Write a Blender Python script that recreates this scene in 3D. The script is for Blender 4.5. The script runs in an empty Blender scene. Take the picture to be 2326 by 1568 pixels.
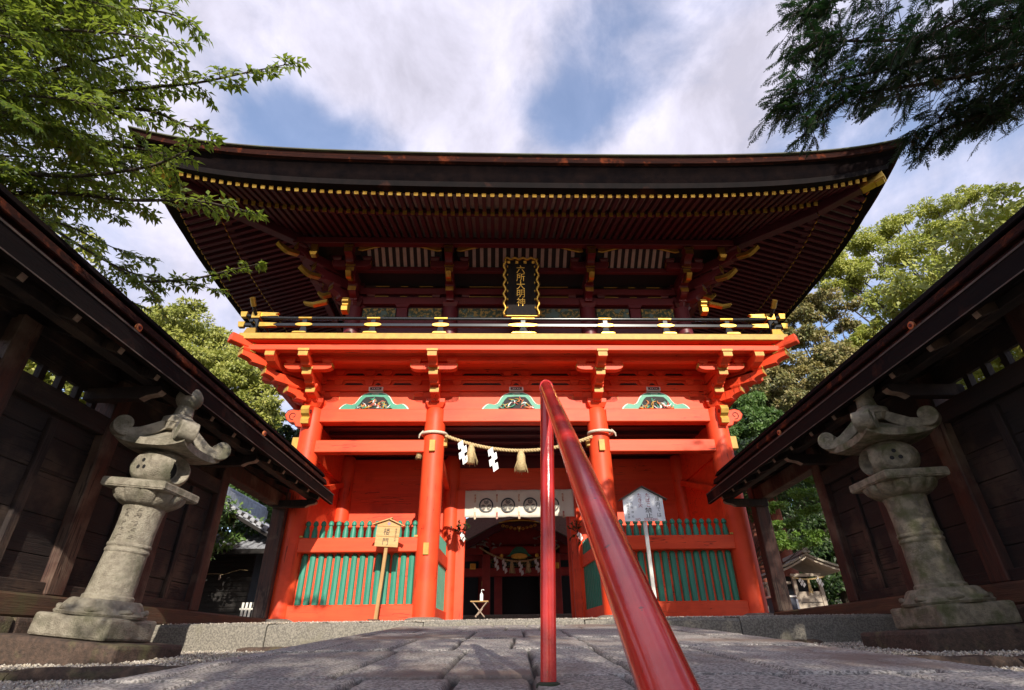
import bpy, math, random
import numpy as np
from mathutils import Matrix, Vector, Euler
R=math.radians
rng=np.random.default_rng(7); random.seed(7)
S=bpy.context.scene; COL=S.collection
# ------------------------------------------------------------------ camera
VW,VH=2326.,1568.
F=1218.; TH=R(29.3); RO=R(0.8)
EYE=np.array([0,0,-0.37])
c_,s_=math.cos(RO),math.sin(RO)
_r=np.array([1,0,0.]); _u=np.array([0,-math.sin(TH),math.cos(TH)]); _f=np.array([0,math.cos(TH),math.sin(TH)])
CR=c_*_r-s_*_u; CU=s_*_r+c_*_u
cam=bpy.data.objects.new('camera',bpy.data.cameras.new('camera')); COL.objects.link(cam)
M=Matrix.Identity(4)
for i in range(3): M[i][0]=CR[i]; M[i][1]=CU[i]; M[i][2]=-_f[i]; M[i][3]=EYE[i]
cam.matrix_world=M
cam.data.sensor_width=36; cam.data.lens=F/VW*36; cam.data.clip_start=.02; cam.data.clip_end=600
S.camera=cam
def ray(u,v): return _f+CR*((u-VW/2)/F)-CU*((v-VH/2)/F)
def atY(u,v,y): d=ray(u,v); return EYE+d*(y-EYE[1])/d[1]
def atD(u,v,z): return EYE+ray(u,v)*z
# ------------------------------------------------------------------ world, sun
SUN_EL=24.; SUN_AZ=11.5   # sun stands behind the camera, a little to its right
W=bpy.data.worlds.new('World'); S.world=W; W.use_nodes=True
nt=W.node_tree; nt.nodes.clear()
def N(t,nt=nt,**k):
    n=nt.nodes.new(t)
    for a,b in k.items(): setattr(n,a,b)
    return n
def L(a,b,nt=nt): nt.links.new(a,b)
def math_node(nt,op,a,b=None,c=None,clamp=False):
    n=nt.nodes.new('ShaderNodeMath'); n.operation=op; n.use_clamp=clamp
    for i,x in enumerate((a,b,c)):
        if x is None: continue
        if isinstance(x,(int,float)): n.inputs[i].default_value=x
        else: nt.links.new(x,n.inputs[i])
    return n.outputs[0]
out=N('ShaderNodeOutputWorld'); bg=N('ShaderNodeBackground'); bg.inputs[1].default_value=0.12
sky=N('ShaderNodeTexSky'); sky.sky_type='NISHITA'; sky.sun_disc=False
sky.sun_elevation=R(SUN_EL); sky.sun_rotation=R(180-SUN_AZ); sky.air_density=1.0; sky.dust_density=.6; sky.ozone_density=2.0
tc=N('ShaderNodeTexCoord'); sep=N('ShaderNodeSeparateXYZ'); L(tc.outputs['Generated'],sep.inputs[0])
zc=math_node(nt,'MAXIMUM',sep.outputs[2],0.06)
px=math_node(nt,'DIVIDE',sep.outputs[0],zc); py=math_node(nt,'DIVIDE',sep.outputs[1],zc)
cmb=N('ShaderNodeCombineXYZ'); L(px,cmb.inputs[0]); L(py,cmb.inputs[1])
def cloud(scale,rot,sx,sy,loc,detail,rough,dist):
    mp=N('ShaderNodeMapping'); mp.inputs['Rotation'].default_value[2]=R(rot); mp.inputs['Scale'].default_value=(sx,sy,1.3); mp.inputs['Location'].default_value=loc
    L(tc.outputs['Generated'],mp.inputs[0])
    n=N('ShaderNodeTexNoise'); n.inputs['Scale'].default_value=scale; n.inputs['Detail'].default_value=detail; n.inputs['Roughness'].default_value=rough; n.inputs['Distortion'].default_value=dist
    L(mp.outputs[0],n.inputs[0]); return n.outputs['Fac']
n1=cloud(2.2,28,1.2,.9,(3.1,1.7,0),9,.56,.35)
n2=cloud(6.,-20,1.2,.8,(0,4,2),8,.6,.3)
m=math_node(nt,'MULTIPLY_ADD',n2,.28,n1)
# thin places in the cloud where the blue shows (directions, so they stay put in the sky)
tot=m
for (u,v,rad,amt) in ((1440,190,.15,.20),(1290,290,.11,.24),(600,250,.12,.20),(690,300,.10,.16),(2080,300,.16,.15),(1850,240,.07,.13),(1700,120,.2,-.12),(1000,170,.25,-.14),(640,60,.2,-.10),(1620,270,.15,-.10),(1010,290,.12,-.08),(820,310,.07,.1),(1300,40,.12,.07),(520,560,.3,.02)):
    d=ray(u,v); q=(d[0]/d[2],d[1]/d[2])
    dx=math_node(nt,'SUBTRACT',px,q[0]); dy=math_node(nt,'SUBTRACT',py,q[1])
    r2=math_node(nt,'ADD',math_node(nt,'MULTIPLY',dx,dx),math_node(nt,'MULTIPLY',dy,dy))
    g=math_node(nt,'EXPONENT',math_node(nt,'MULTIPLY',r2,-1/(rad*rad)))
    tot=math_node(nt,'MULTIPLY_ADD',g,-amt,tot)
ramp=N('ShaderNodeMapRange'); ramp.interpolation_type='SMOOTHSTEP'; ramp.inputs[1].default_value=.46; ramp.inputs[2].default_value=.78
L(tot,ramp.inputs[0])
mask=math_node(nt,'MULTIPLY_ADD',ramp.outputs[0],.80,.20,clamp=True)
shade=N('ShaderNodeMapRange'); shade.inputs[1].default_value=.35; shade.inputs[2].default_value=.68; shade.inputs[3].default_value=.70; shade.inputs[4].default_value=1.06; L(n2,shade.inputs[0])
ccol=N('ShaderNodeMix',data_type='RGBA',blend_type='MULTIPLY'); ccol.inputs[0].default_value=1; ccol.inputs[6].default_value=(5.7,5.5,6.6,1); L(shade.outputs[0],ccol.inputs[7])
mx=N('ShaderNodeMix',data_type='RGBA'); L(mask,mx.inputs[0]); 
skb=N('ShaderNodeMix',data_type='RGBA',blend_type='MULTIPLY'); skb.inputs[0].default_value=1; L(sky.outputs[0],skb.inputs[6]); skb.inputs[7].default_value=(1.6,1.65,1.75,1)
L(skb.outputs[2],mx.inputs[6]); L(ccol.outputs[2],mx.inputs[7]); L(mx.outputs[2],bg.inputs[0]); L(bg.outputs[0],out.inputs[0])
sd=bpy.data.lights.new('sun','SUN'); sd.energy=4.3; sd.angle=R(.5); sd.color=(1,.93,.80)
sun=bpy.data.objects.new('sun',sd); COL.objects.link(sun)
to_sun=Vector((math.sin(R(SUN_AZ))*math.cos(R(SUN_EL)),-math.cos(R(SUN_AZ))*math.cos(R(SUN_EL)),math.sin(R(SUN_EL))))
sun.rotation_euler=to_sun.to_track_quat('Z','Y').to_euler()
S.view_settings.view_transform='Standard'; S.view_settings.look='None'; S.view_settings.exposure=0.5; S.view_settings.gamma=1
S.cycles.max_bounces=8; S.cycles.transparent_max_bounces=4; S.cycles.use_denoising=True
# ------------------------------------------------------------------ materials
def mat(name,c1,c2=None,scale=6.,rough=.6,metal=0.,bump=0.,bscale=40.,stretch=(1,1,1),bstretch=None,det=5,lo=.35,hi=.65,spec=None,c3=None,s3=2.,t3=(.55,.7),coat=0.,trans=None,rvar=0.,bdist=.02,crack=None,cw=.0045):
    m=bpy.data.materials.new(name); m.use_nodes=True; t=m.node_tree; b=t.nodes['Principled BSDF']
    b.inputs['Roughness'].default_value=rough; b.inputs['Metallic'].default_value=metal
    if spec is not None: b.inputs['Specular IOR Level'].default_value=spec
    if coat: b.inputs['Coat Weight'].default_value=coat; b.inputs['Coat Roughness'].default_value=.08
    g=t.nodes.new('ShaderNodeTexCoord')
    def noise(sc,st,detail=det,rgh=.6):
        mp=t.nodes.new('ShaderNodeMapping'); mp.inputs['Scale'].default_value=st; t.links.new(g.outputs['Object'],mp.inputs[0])
        n=t.nodes.new('ShaderNodeTexNoise'); n.inputs['Scale'].default_value=sc; n.inputs['Detail'].default_value=detail; n.inputs['Roughness'].default_value=rgh
        t.links.new(mp.outputs[0],n.inputs[0]); return n
    c2=c2 or tuple(x*.75 for x in c1)
    n=noise(scale,stretch); r=t.nodes.new('ShaderNodeMapRange'); r.inputs[1].default_value=lo; r.inputs[2].default_value=hi; t.links.new(n.outputs[0],r.inputs[0])
    x=t.nodes.new('ShaderNodeMix'); x.data_type='RGBA'; t.links.new(r.outputs[0],x.inputs[0]); x.inputs[6].default_value=(*c1,1); x.inputs[7].default_value=(*c2,1)
    col=x.outputs[2]
    if c3:
        n3=noise(s3,(1,1,1)); r3=t.nodes.new('ShaderNodeMapRange'); r3.inputs[1].default_value=t3[0]; r3.inputs[2].default_value=t3[1]; t.links.new(n3.outputs[0],r3.inputs[0])
        y=t.nodes.new('ShaderNodeMix'); y.data_type='RGBA'; t.links.new(r3.outputs[0],y.inputs[0]); t.links.new(col,y.inputs[6]); y.inputs[7].default_value=(*c3,1); col=y.outputs[2]
    if crack:   # fine drying cracks that run with the grain
        nc=noise(1.,crack,3,.5); nb_=noise(1.3,(1,1,1),2)
        d=math_node(t,'ABSOLUTE',math_node(t,'SUBTRACT',nc.outputs[0],.5)); w=math_node(t,'MULTIPLY',math_node(t,'SUBTRACT',nb_.outputs[0],.50,clamp=True),cw*12)
        k=math_node(t,'LESS_THAN',d,w); z=t.nodes.new('ShaderNodeMix'); z.data_type='RGBA'; z.blend_type='MULTIPLY'; t.links.new(math_node(t,'MULTIPLY',k,.8),z.inputs[0]); t.links.new(col,z.inputs[6]); z.inputs[7].default_value=(.25,.2,.2,1); col=z.outputs[2]
    t.links.new(col,b.inputs['Base Color'])
    if rvar:
        rr=t.nodes.new('ShaderNodeMapRange'); rr.inputs[3].default_value=rough-rvar; rr.inputs[4].default_value=rough+rvar; t.links.new(n.outputs[0],rr.inputs[0]); t.links.new(rr.outputs[0],b.inputs['Roughness'])
    if bump:
        nb=noise(bscale,bstretch or stretch,6,.65); bp=t.nodes.new('ShaderNodeBump'); bp.inputs['Strength'].default_value=bump; bp.inputs['Distance'].default_value=bdist; t.links.new(nb.outputs[0],bp.inputs['Height']); t.links.new(bp.outputs[0],b.inputs['Normal'])
    if trans:
        o=t.nodes['Material Output']; tr=t.nodes.new('ShaderNodeBsdfTranslucent'); tr.inputs[0].default_value=(*trans,1); ms=t.nodes.new('ShaderNodeMixShader'); ms.inputs[0].default_value=.35
        t.links.new(b.outputs[0],ms.inputs[1]); t.links.new(tr.outputs[0],ms.inputs[2]); t.links.new(ms.outputs[0],o.inputs[0])
    return m
RED=mat('vermilion_paint',(.86,.084,.025),(.77,.066,.020),scale=2.2,rough=.5,bump=.10,bscale=14,bstretch=(6,6,.5),spec=.3,c3=(.62,.052,.016),s3=1.3,t3=(.52,.68),bdist=.01,crack=(9,9,.45))
REDH=mat('vermilion_paint_beam',(.86,.086,.025),(.77,.068,.020),scale=2.,rough=.5,bump=.12,bscale=12,stretch=(.6,3,6),bstretch=(.4,6,9),spec=.3,c3=(.62,.052,.016),s3=1.1,t3=(.52,.68),bdist=.01,crack=(.45,5,9))
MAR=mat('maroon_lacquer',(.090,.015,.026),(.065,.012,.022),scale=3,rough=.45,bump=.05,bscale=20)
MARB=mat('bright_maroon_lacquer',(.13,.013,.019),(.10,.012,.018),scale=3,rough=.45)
GOLD=mat('gilded_metal',(.78,.48,.11),(.58,.33,.06),scale=9,rough=.4,metal=1,rvar=.08)
GOLDU=mat('shaded_gilding',(.62,.36,.08),(.45,.25,.05),scale=9,rough=.42,metal=1,rvar=.08)  # gold with the shade under the eaves put into its colour
YEL=mat('yellow_ochre_paint',(.55,.33,.05),(.42,.24,.04),scale=8,rough=.55,bump=.15,bscale=30,c3=(.5,.28,.05),s3=30,t3=(.62,.75))
BLK=mat('black_lacquer',(.012,.012,.014),(.02,.02,.022),rough=.22,spec=.6)
INK=mat('dark_gap',(.010,.008,.009),rough=.7)
GRN=mat('green_paint',(.035,.255,.165),(.027,.20,.13),scale=5,rough=.5,bump=.08,bscale=20,stretch=(4,4,.6))
GRN2=mat('strut_green_paint',(.05,.32,.20),(.04,.26,.16),rough=.5)
WHT=mat('white_paint',(.80,.78,.72),(.72,.69,.62),rough=.6)
PLST=mat('pale_soffit_board',(.42,.34,.31),(.33,.27,.245),scale=7,rough=.8)
ROOFB=mat('cypress_bark_edge',(.018,.009,.009),(.05,.015,.010),scale=2.5,rough=.95,spec=.1,bump=.8,bscale=30,stretch=(1,6,22),bstretch=(1,1,14),det=8,c3=(.20,.045,.018),s3=5,t3=(.56,.70))  # reddish patches put the grazing sun on the bark into its colour
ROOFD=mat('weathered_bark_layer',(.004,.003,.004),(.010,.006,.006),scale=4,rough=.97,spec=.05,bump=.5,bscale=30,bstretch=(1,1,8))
COPP=mat('roof_top_moss_bark',(.10,.11,.06),(.07,.06,.045),scale=3,rough=.9,bump=.4)
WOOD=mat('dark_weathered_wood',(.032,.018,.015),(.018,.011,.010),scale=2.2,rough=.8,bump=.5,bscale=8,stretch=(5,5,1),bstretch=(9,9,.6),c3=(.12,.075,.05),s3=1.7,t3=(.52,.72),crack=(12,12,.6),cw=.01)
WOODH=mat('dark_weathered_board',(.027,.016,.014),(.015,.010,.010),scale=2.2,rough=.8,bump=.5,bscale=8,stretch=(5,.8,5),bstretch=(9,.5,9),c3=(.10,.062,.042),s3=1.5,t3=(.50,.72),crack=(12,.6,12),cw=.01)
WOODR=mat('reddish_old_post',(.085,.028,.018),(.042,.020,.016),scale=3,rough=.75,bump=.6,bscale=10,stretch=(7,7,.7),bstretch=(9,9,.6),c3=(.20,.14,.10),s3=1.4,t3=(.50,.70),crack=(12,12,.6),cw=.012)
FASC=mat('dark_fascia',(.007,.0055,.006),(.012,.008,.008),scale=1.5,rough=.8,spec=.1,bump=.2,bscale=10,stretch=(4,.6,4),c3=(.085,.030,.020),s3=1.1,t3=(.58,.72))  # red-brown noise patches painted for strips of sun on the fascia
SILL=mat('stained_sill',(.13,.065,.035),(.07,.04,.028),scale=2.5,rough=.8,bump=.5,bscale=8,stretch=(5,.7,5),bstretch=(9,.5,9),c3=(.09,.085,.035),s3=1.6,t3=(.55,.7))
EDGE=mat('pale_edge',(.13,.09,.075),(.05,.035,.03),scale=6,rough=.8)  # paler strips along the top and bottom edges of the fascia
TIP=mat('old_whitewash',(.40,.30,.23),(.26,.18,.14),scale=20,rough=.8)
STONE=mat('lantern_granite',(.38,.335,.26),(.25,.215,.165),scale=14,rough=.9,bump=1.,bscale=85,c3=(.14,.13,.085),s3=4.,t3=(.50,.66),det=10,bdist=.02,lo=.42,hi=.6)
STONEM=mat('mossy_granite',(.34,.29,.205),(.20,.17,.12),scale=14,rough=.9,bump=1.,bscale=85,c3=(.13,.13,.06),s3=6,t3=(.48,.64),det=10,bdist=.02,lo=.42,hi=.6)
ENGR=mat('engraved_groove',(.22,.19,.15),(.18,.155,.12),rough=.95)
KERB=mat('kerb_granite',(.29,.26,.215),(.15,.135,.115),scale=60,rough=.9,bump=.7,bscale=90,c3=(.20,.18,.13),s3=3,det=8,lo=.42,hi=.58,bdist=.01)
KERBD=mat('brown_stained_stone',(.12,.075,.055),(.055,.038,.030),scale=30,rough=.9,bump=.8,bscale=60,c3=(.14,.13,.06),s3=3,det=8)
PAVE=mat('paving_granite',(.58,.52,.47),(.19,.17,.155),scale=95,rough=.85,bump=.8,bscale=110,c3=(.25,.18,.145),s3=.9,t3=(.5,.62),det=10,stretch=(1,1,1),lo=.43,hi=.57,bdist=.02)
def _pave():
    t=PAVE.node_tree; b=t.nodes['Principled BSDF']; src=b.inputs['Base Color'].links[0].from_socket
    a=t.nodes.new('ShaderNodeAttribute'); a.attribute_name='tint'; mr=t.nodes.new('ShaderNodeMapRange'); mr.inputs[3].default_value=.80; mr.inputs[4].default_value=1.1; t.links.new(a.outputs['Fac'],mr.inputs[0])
    x=t.nodes.new('ShaderNodeMix'); x.data_type='RGBA'; x.blend_type='MULTIPLY'; x.inputs[0].default_value=1; t.links.new(src,x.inputs[6]); t.links.new(mr.outputs[0],x.inputs[7])
    j=t.nodes.new('ShaderNodeAttribute'); j.attribute_name='joint'; y=t.nodes.new('ShaderNodeMix'); y.data_type='RGBA'; t.links.new(j.outputs['Fac'],y.inputs[0]); t.links.new(x.outputs[2],y.inputs[6]); y.inputs[7].default_value=(.018,.016,.014,1)
    t.links.new(y.outputs[2],b.inputs['Base Color'])
_pave()
GAP=mat('joint_soil',(.05,.045,.035),(.03,.04,.02),rough=.95,scale=10)
GRAV=mat('gravel_bed',(.34,.29,.22),(.14,.12,.10),scale=90,rough=.9,bump=.8,bscale=90)
PEB=mat('pebble',(.50,.42,.32),(.22,.19,.17),scale=25,rough=.8,lo=.4,hi=.6,c3=(.62,.56,.48),s3=31,t3=(.5,.6))
SOIL=mat('ground_soil',(.15,.12,.08),(.10,.09,.05),scale=1,rough=.95,bump=.5,bscale=10)
RAILM=mat('glossy_red_enamel',(.62,.028,.022),(.50,.022,.018),scale=9,c3=(.20,.03,.02),s3=60,t3=(.665,.70),rough=.2,bump=.22,bscale=70,coat=.5,bdist=.004,rvar=.08)
ROPE=mat('rice_straw',(.62,.47,.24),(.45,.32,.15),scale=30,rough=.8,bump=.5,bscale=60)
ROPEW=mat('pale_rope_wrap',(.72,.62,.50),(.6,.5,.38),scale=30,rough=.8)
PAPER=mat('white_paper',(.85,.85,.84),(.8,.8,.8),rough=.7)
CLOTH=mat('white_cotton',(.74,.68,.58),(.69,.63,.53),scale=4,rough=.85,bump=.15,bscale=8)
PLQ=mat('plaque_black_board',(.008,.007,.008),(.018,.011,.009),scale=3,rough=.7,spec=.15,stretch=(9,9,.6))
HRED=mat('hall_red_lacquer',(.42,.03,.025),(.3,.022,.02),scale=4,rough=.5)
BRAID=mat('patterned_braid',(.62,.45,.30),(.35,.10,.09),scale=18,rough=.8,lo=.45,hi=.55)
SIGNW=mat('pale_sign_wood',(.62,.38,.16),(.52,.30,.11),scale=4,rough=.65,stretch=(1,4,9),bump=.1)
SIGNP=mat('sign_post_wood',(.46,.27,.10),(.36,.20,.07),scale=4,rough=.65,stretch=(8,8,.7),bump=.1)
ENAM=mat('white_enamel_sign',(.90,.90,.91),(.87,.87,.88),rough=.35)
SREDT=mat('red_lettering',(.45,.03,.05),(.42,.03,.05),rough=.5)
SBLK=mat('black_lettering',(.02,.02,.022),rough=.5)
PURP=mat('pale_purple_print',(.45,.35,.62),rough=.5)
TILE=mat('grey_roof_tile',(.42,.43,.47),(.22,.225,.25),scale=8,rough=.45)
THATG=mat('grey_thatch',(.46,.43,.41),(.33,.30,.29),scale=20,rough=.9,bump=.6,bscale=60)
FRIEZ=mat('painted_frieze',(.40,.25,.06),(.035,.06,.035),scale=14,rough=.5,lo=.44,hi=.5,c3=(.10,.16,.15),s3=5,t3=(.56,.6))
BARK=mat('tree_bark',(.07,.05,.035),(.035,.026,.02),scale=6,rough=.9,bump=.8,bscale=20,stretch=(3,3,.5))
CEDB=mat('cedar_bark',(.26,.075,.04),(.15,.045,.03),scale=5,rough=.9,bump=.8,bscale=14,stretch=(5,5,.3))
def leafmat(name,c1,c2,c3,sc=1.2,tr=(.2,.3,.03)): return mat(name,c1,c2,scale=sc,rough=.5,c3=c3,s3=sc*7,t3=(.5,.65),trans=tr,lo=.4,hi=.6)
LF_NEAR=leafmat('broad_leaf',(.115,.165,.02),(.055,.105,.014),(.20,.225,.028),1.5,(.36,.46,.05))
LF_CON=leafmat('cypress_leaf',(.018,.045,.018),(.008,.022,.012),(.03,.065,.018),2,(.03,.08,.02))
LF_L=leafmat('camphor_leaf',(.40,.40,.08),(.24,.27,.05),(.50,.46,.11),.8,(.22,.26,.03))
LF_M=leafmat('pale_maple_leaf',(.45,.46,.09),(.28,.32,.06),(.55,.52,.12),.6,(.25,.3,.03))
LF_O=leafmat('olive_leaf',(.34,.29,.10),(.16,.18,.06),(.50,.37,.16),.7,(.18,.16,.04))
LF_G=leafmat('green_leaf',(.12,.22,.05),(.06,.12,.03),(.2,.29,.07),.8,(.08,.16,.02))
LF_D=leafmat('dark_leaf',(.04,.08,.018),(.015,.035,.01),(.07,.11,.02),.8,(.05,.1,.02))  # dark green leaf colour for the evergreens and sprigs
# ------------------------------------------------------------------ helpers
def link(o,parent=None):
    COL.objects.link(o)
    if parent: o.parent=parent
    return o
def tag(o,label=None,cat=None,group=None,kind=None):
    if label: o['label']=label
    if cat: o['category']=cat
    if group: o['group']=group
    if kind: o['kind']=kind
    return o
def empty(name,loc=(0,0,0),rz=0,label=None,cat=None,group=None):
    o=bpy.data.objects.new(name,None); COL.objects.link(o); o.location=loc; o.rotation_euler=(0,0,rz); o.empty_display_size=.1
    return tag(o,label,cat,group)
class MB:
    def __init__(s): s.v=[]; s.f=[]; s.T=Matrix.Identity(4)
    def add(s,vs,fs):
        b=len(s.v); T=s.T
        for p in vs: s.v.append(tuple(T@Vector((float(p[0]),float(p[1]),float(p[2])))))
        flip=T.determinant()<0
        for f in fs:
            f=tuple(b+i for i in f); s.f.append(f[::-1] if flip else f)
        return s
    def box(s,x0,x1,y0,y1,z0,z1):
        if x0>x1:x0,x1=x1,x0
        if y0>y1:y0,y1=y1,y0
        if z0>z1:z0,z1=z1,z0
        return s.add([(x0,y0,z0),(x1,y0,z0),(x1,y1,z0),(x0,y1,z0),(x0,y0,z1),(x1,y0,z1),(x1,y1,z1),(x0,y1,z1)],[(0,3,2,1),(4,5,6,7),(0,1,5,4),(1,2,6,5),(2,3,7,6),(3,0,4,7)])
    def frus(s,x,y,z0,z1,w0,w1,d0=None,d1=None):   # square frustum
        d0=d0 or w0; d1=d1 or w1
        v=[(x-w0,y-d0,z0),(x+w0,y-d0,z0),(x+w0,y+d0,z0),(x-w0,y+d0,z0),(x-w1,y-d1,z1),(x+w1,y-d1,z1),(x+w1,y+d1,z1),(x-w1,y+d1,z1)]
        return s.add(v,[(0,3,2,1),(4,5,6,7),(0,1,5,4),(1,2,6,5),(2,3,7,6),(3,0,4,7)])
    def beam(s,p0,p1,w,h,up=(0,0,1)):              # rectangular bar, p on the centre line
        p0=Vector(p0);p1=Vector(p1); d=(p1-p0).normalized(); sd=d.cross(Vector(up)).normalized(); u=sd.cross(d)
        v=[]
        for p in (p0,p1):
            for a,b in ((-1,-1),(1,-1),(1,1),(-1,1)): v.append(p+sd*(a*w/2)+u*(b*h/2))
        return s.add(v,[(0,1,2,3)[::1],(7,6,5,4),(0,4,5,1),(1,5,6,2),(2,6,7,3),(3,7,4,0)])
    def prism(s,poly,axis,a,b):                    # convex or not: polygon caps
        n=len(poly); v=[]
        for t in (a,b):
            for (p,q) in poly:
                v.append({'x':(t,p,q),'y':(p,t,q),'z':(p,q,t)}[axis])
        fs=[tuple(range(n))[::-1],tuple(range(n,2*n))]+[(i,(i+1)%n,n+(i+1)%n,n+i) for i in range(n)]
        ar=sum(poly[i][0]*poly[(i+1)%n][1]-poly[(i+1)%n][0]*poly[i][1] for i in range(n))
        sg=(ar>0)==(b>a)
        if axis=='y': sg=not sg
        if not sg: fs=[f[::-1] for f in fs]
        return s.add(v,fs)
    def tube(s,pts,r,n=8,cap=True):
        pts=[Vector(p) for p in pts]; k=len(pts); rr=r if isinstance(r,(list,tuple)) else [r]*k
        v=[]; ref=None
        for i,p in enumerate(pts):
            d=((pts[min(i+1,k-1)]-pts[max(i-1,0)])).normalized()
            if ref is None: ref=Vector((0,0,1)) if abs(d.z)<.9 else Vector((1,0,0))
            a=(ref-d*ref.dot(d)).normalized(); b=d.cross(a); ref=a
            for j in range(n):
                t=2*math.pi*j/n; v.append(p+(a*math.cos(t)+b*math.sin(t))*rr[i])
        f=[(i*n+j,i*n+(j+1)%n,(i+1)*n+(j+1)%n,(i+1)*n+j) for i in range(k-1) for j in range(n)]
        if cap: f+= [tuple(range(n))[::-1],tuple((k-1)*n+j for j in range(n))]
        return s.add(v,f)
    def lathe(s,prof,c=(0,0),n=24,fn=None):        # profile of (r,z) bottom to top about a vertical axis
        v=[];k=len(prof)
        for (r,z) in prof:
            for j in range(n):
                t=2*math.pi*j/n; q=r*(fn(t,z) if fn else 1); v.append((c[0]+q*math.cos(t),c[1]+q*math.sin(t),z))
        f=[(i*n+j,i*n+(j+1)%n,(i+1)*n+(j+1)%n,(i+1)*n+j) for i in range(k-1) for j in range(n)]
        f+=[tuple(range(n))[::-1],tuple((k-1)*n+j for j in range(n))]
        return s.add(v,f)
    def sweep(s,rings):                            # closed rings of equal length
        n=len(rings[0]); v=[p for r in rings for p in r]
        f=[(i*n+j,i*n+(j+1)%n,(i+1)*n+(j+1)%n,(i+1)*n+j) for i in range(len(rings)-1) for j in range(n)]
        f+=[tuple(range(n))[::-1],tuple((len(rings)-1)*n+j for j in range(n))]
        return s.add(v,f)
    def build(s,name,m,parent=None,bevel=0,smooth=False,seg=1):
        me=bpy.data.meshes.new(name); me.from_pydata(s.v,[],s.f); me.materials.append(m)
        if smooth: me.shade_smooth() if smooth is True else None
        o=link(bpy.data.objects.new(name,me),parent)
        if smooth=='auto':
            me.shade_smooth(); me.set_sharp_from_angle(angle=R(40))
        if bevel:
            b=o.modifiers.new('bevel','BEVEL'); b.width=bevel; b.segments=seg; b.limit_method='ANGLE'; b.angle_limit=R(35)
        return o
def arrays(name,V,Fc,m,parent=None,smooth=False):
    V=np.asarray(V,dtype=np.float32); Fc=np.asarray(Fc,dtype=np.int32); k=Fc.shape[1]
    me=bpy.data.meshes.new(name); me.vertices.add(len(V)); me.vertices.foreach_set('co',V.ravel())
    me.loops.add(Fc.size); me.loops.foreach_set('vertex_index',Fc.ravel())
    me.polygons.add(len(Fc)); me.polygons.foreach_set('loop_start',np.arange(0,Fc.size,k,dtype=np.int32))
    try: me.polygons.foreach_set('loop_total',np.full(len(Fc),k,dtype=np.int32))
    except Exception: pass
    me.materials.append(m); me.update(); me.validate()
    if smooth: me.shade_smooth()
    return link(bpy.data.objects.new(name,me),parent)
_gc={}
def glyph(ch):
    if ch in _gc: return _gc[ch]
    c=bpy.data.curves.new('t','FONT'); c.body=ch; c.resolution_u=3; o=bpy.data.objects.new('t',c); COL.objects.link(o)
    dg=bpy.context.evaluated_depsgraph_get(); me=bpy.data.meshes.new_from_object(o.evaluated_get(dg))
    v=[tuple(x.co) for x in me.vertices]; f=[tuple(p.vertices) for p in me.polygons]
    bpy.data.objects.remove(o); bpy.data.curves.remove(c); bpy.data.meshes.remove(me)
    _gc[ch]=(v,f); return _gc[ch]
def text(mb,items,y=0.):
    """items (char, x, z, size, xscale): centre of each glyph, in the x-z plane, read from -y"""
    for (ch,x,z,sz,sx) in items:
        v,f=glyph(ch)
        xs=[p[0] for p in v]; ys=[p[1] for p in v]; cx=(min(xs)+max(xs))/2; cy=(min(ys)+max(ys))/2 if len(ch)==1 and ord(ch)>255 else .34
        mb.add([(x+(p[0]-cx)*sz*sx,y,z+(p[1]-cy)*sz) for p in v],f)
def vnoise(x,y,seed=0):
    xi=np.floor(x).astype(int); yi=np.floor(y).astype(int); xf=x-xi; yf=y-yi
    def h(a,b):
        n=(a*374761393+b*668265263+seed*1442695041)&0x7fffffff; n=((n^(n>>13))*1274126177)&0x7fffffff; return ((n^(n>>16))&0xffff)/65535.
    u=xf*xf*(3-2*xf); w=yf*yf*(3-2*yf)
    return (h(xi,yi)*(1-u)+h(xi+1,yi)*u)*(1-w)+(h(xi,yi+1)*(1-u)+h(xi+1,yi+1)*u)*w
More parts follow.
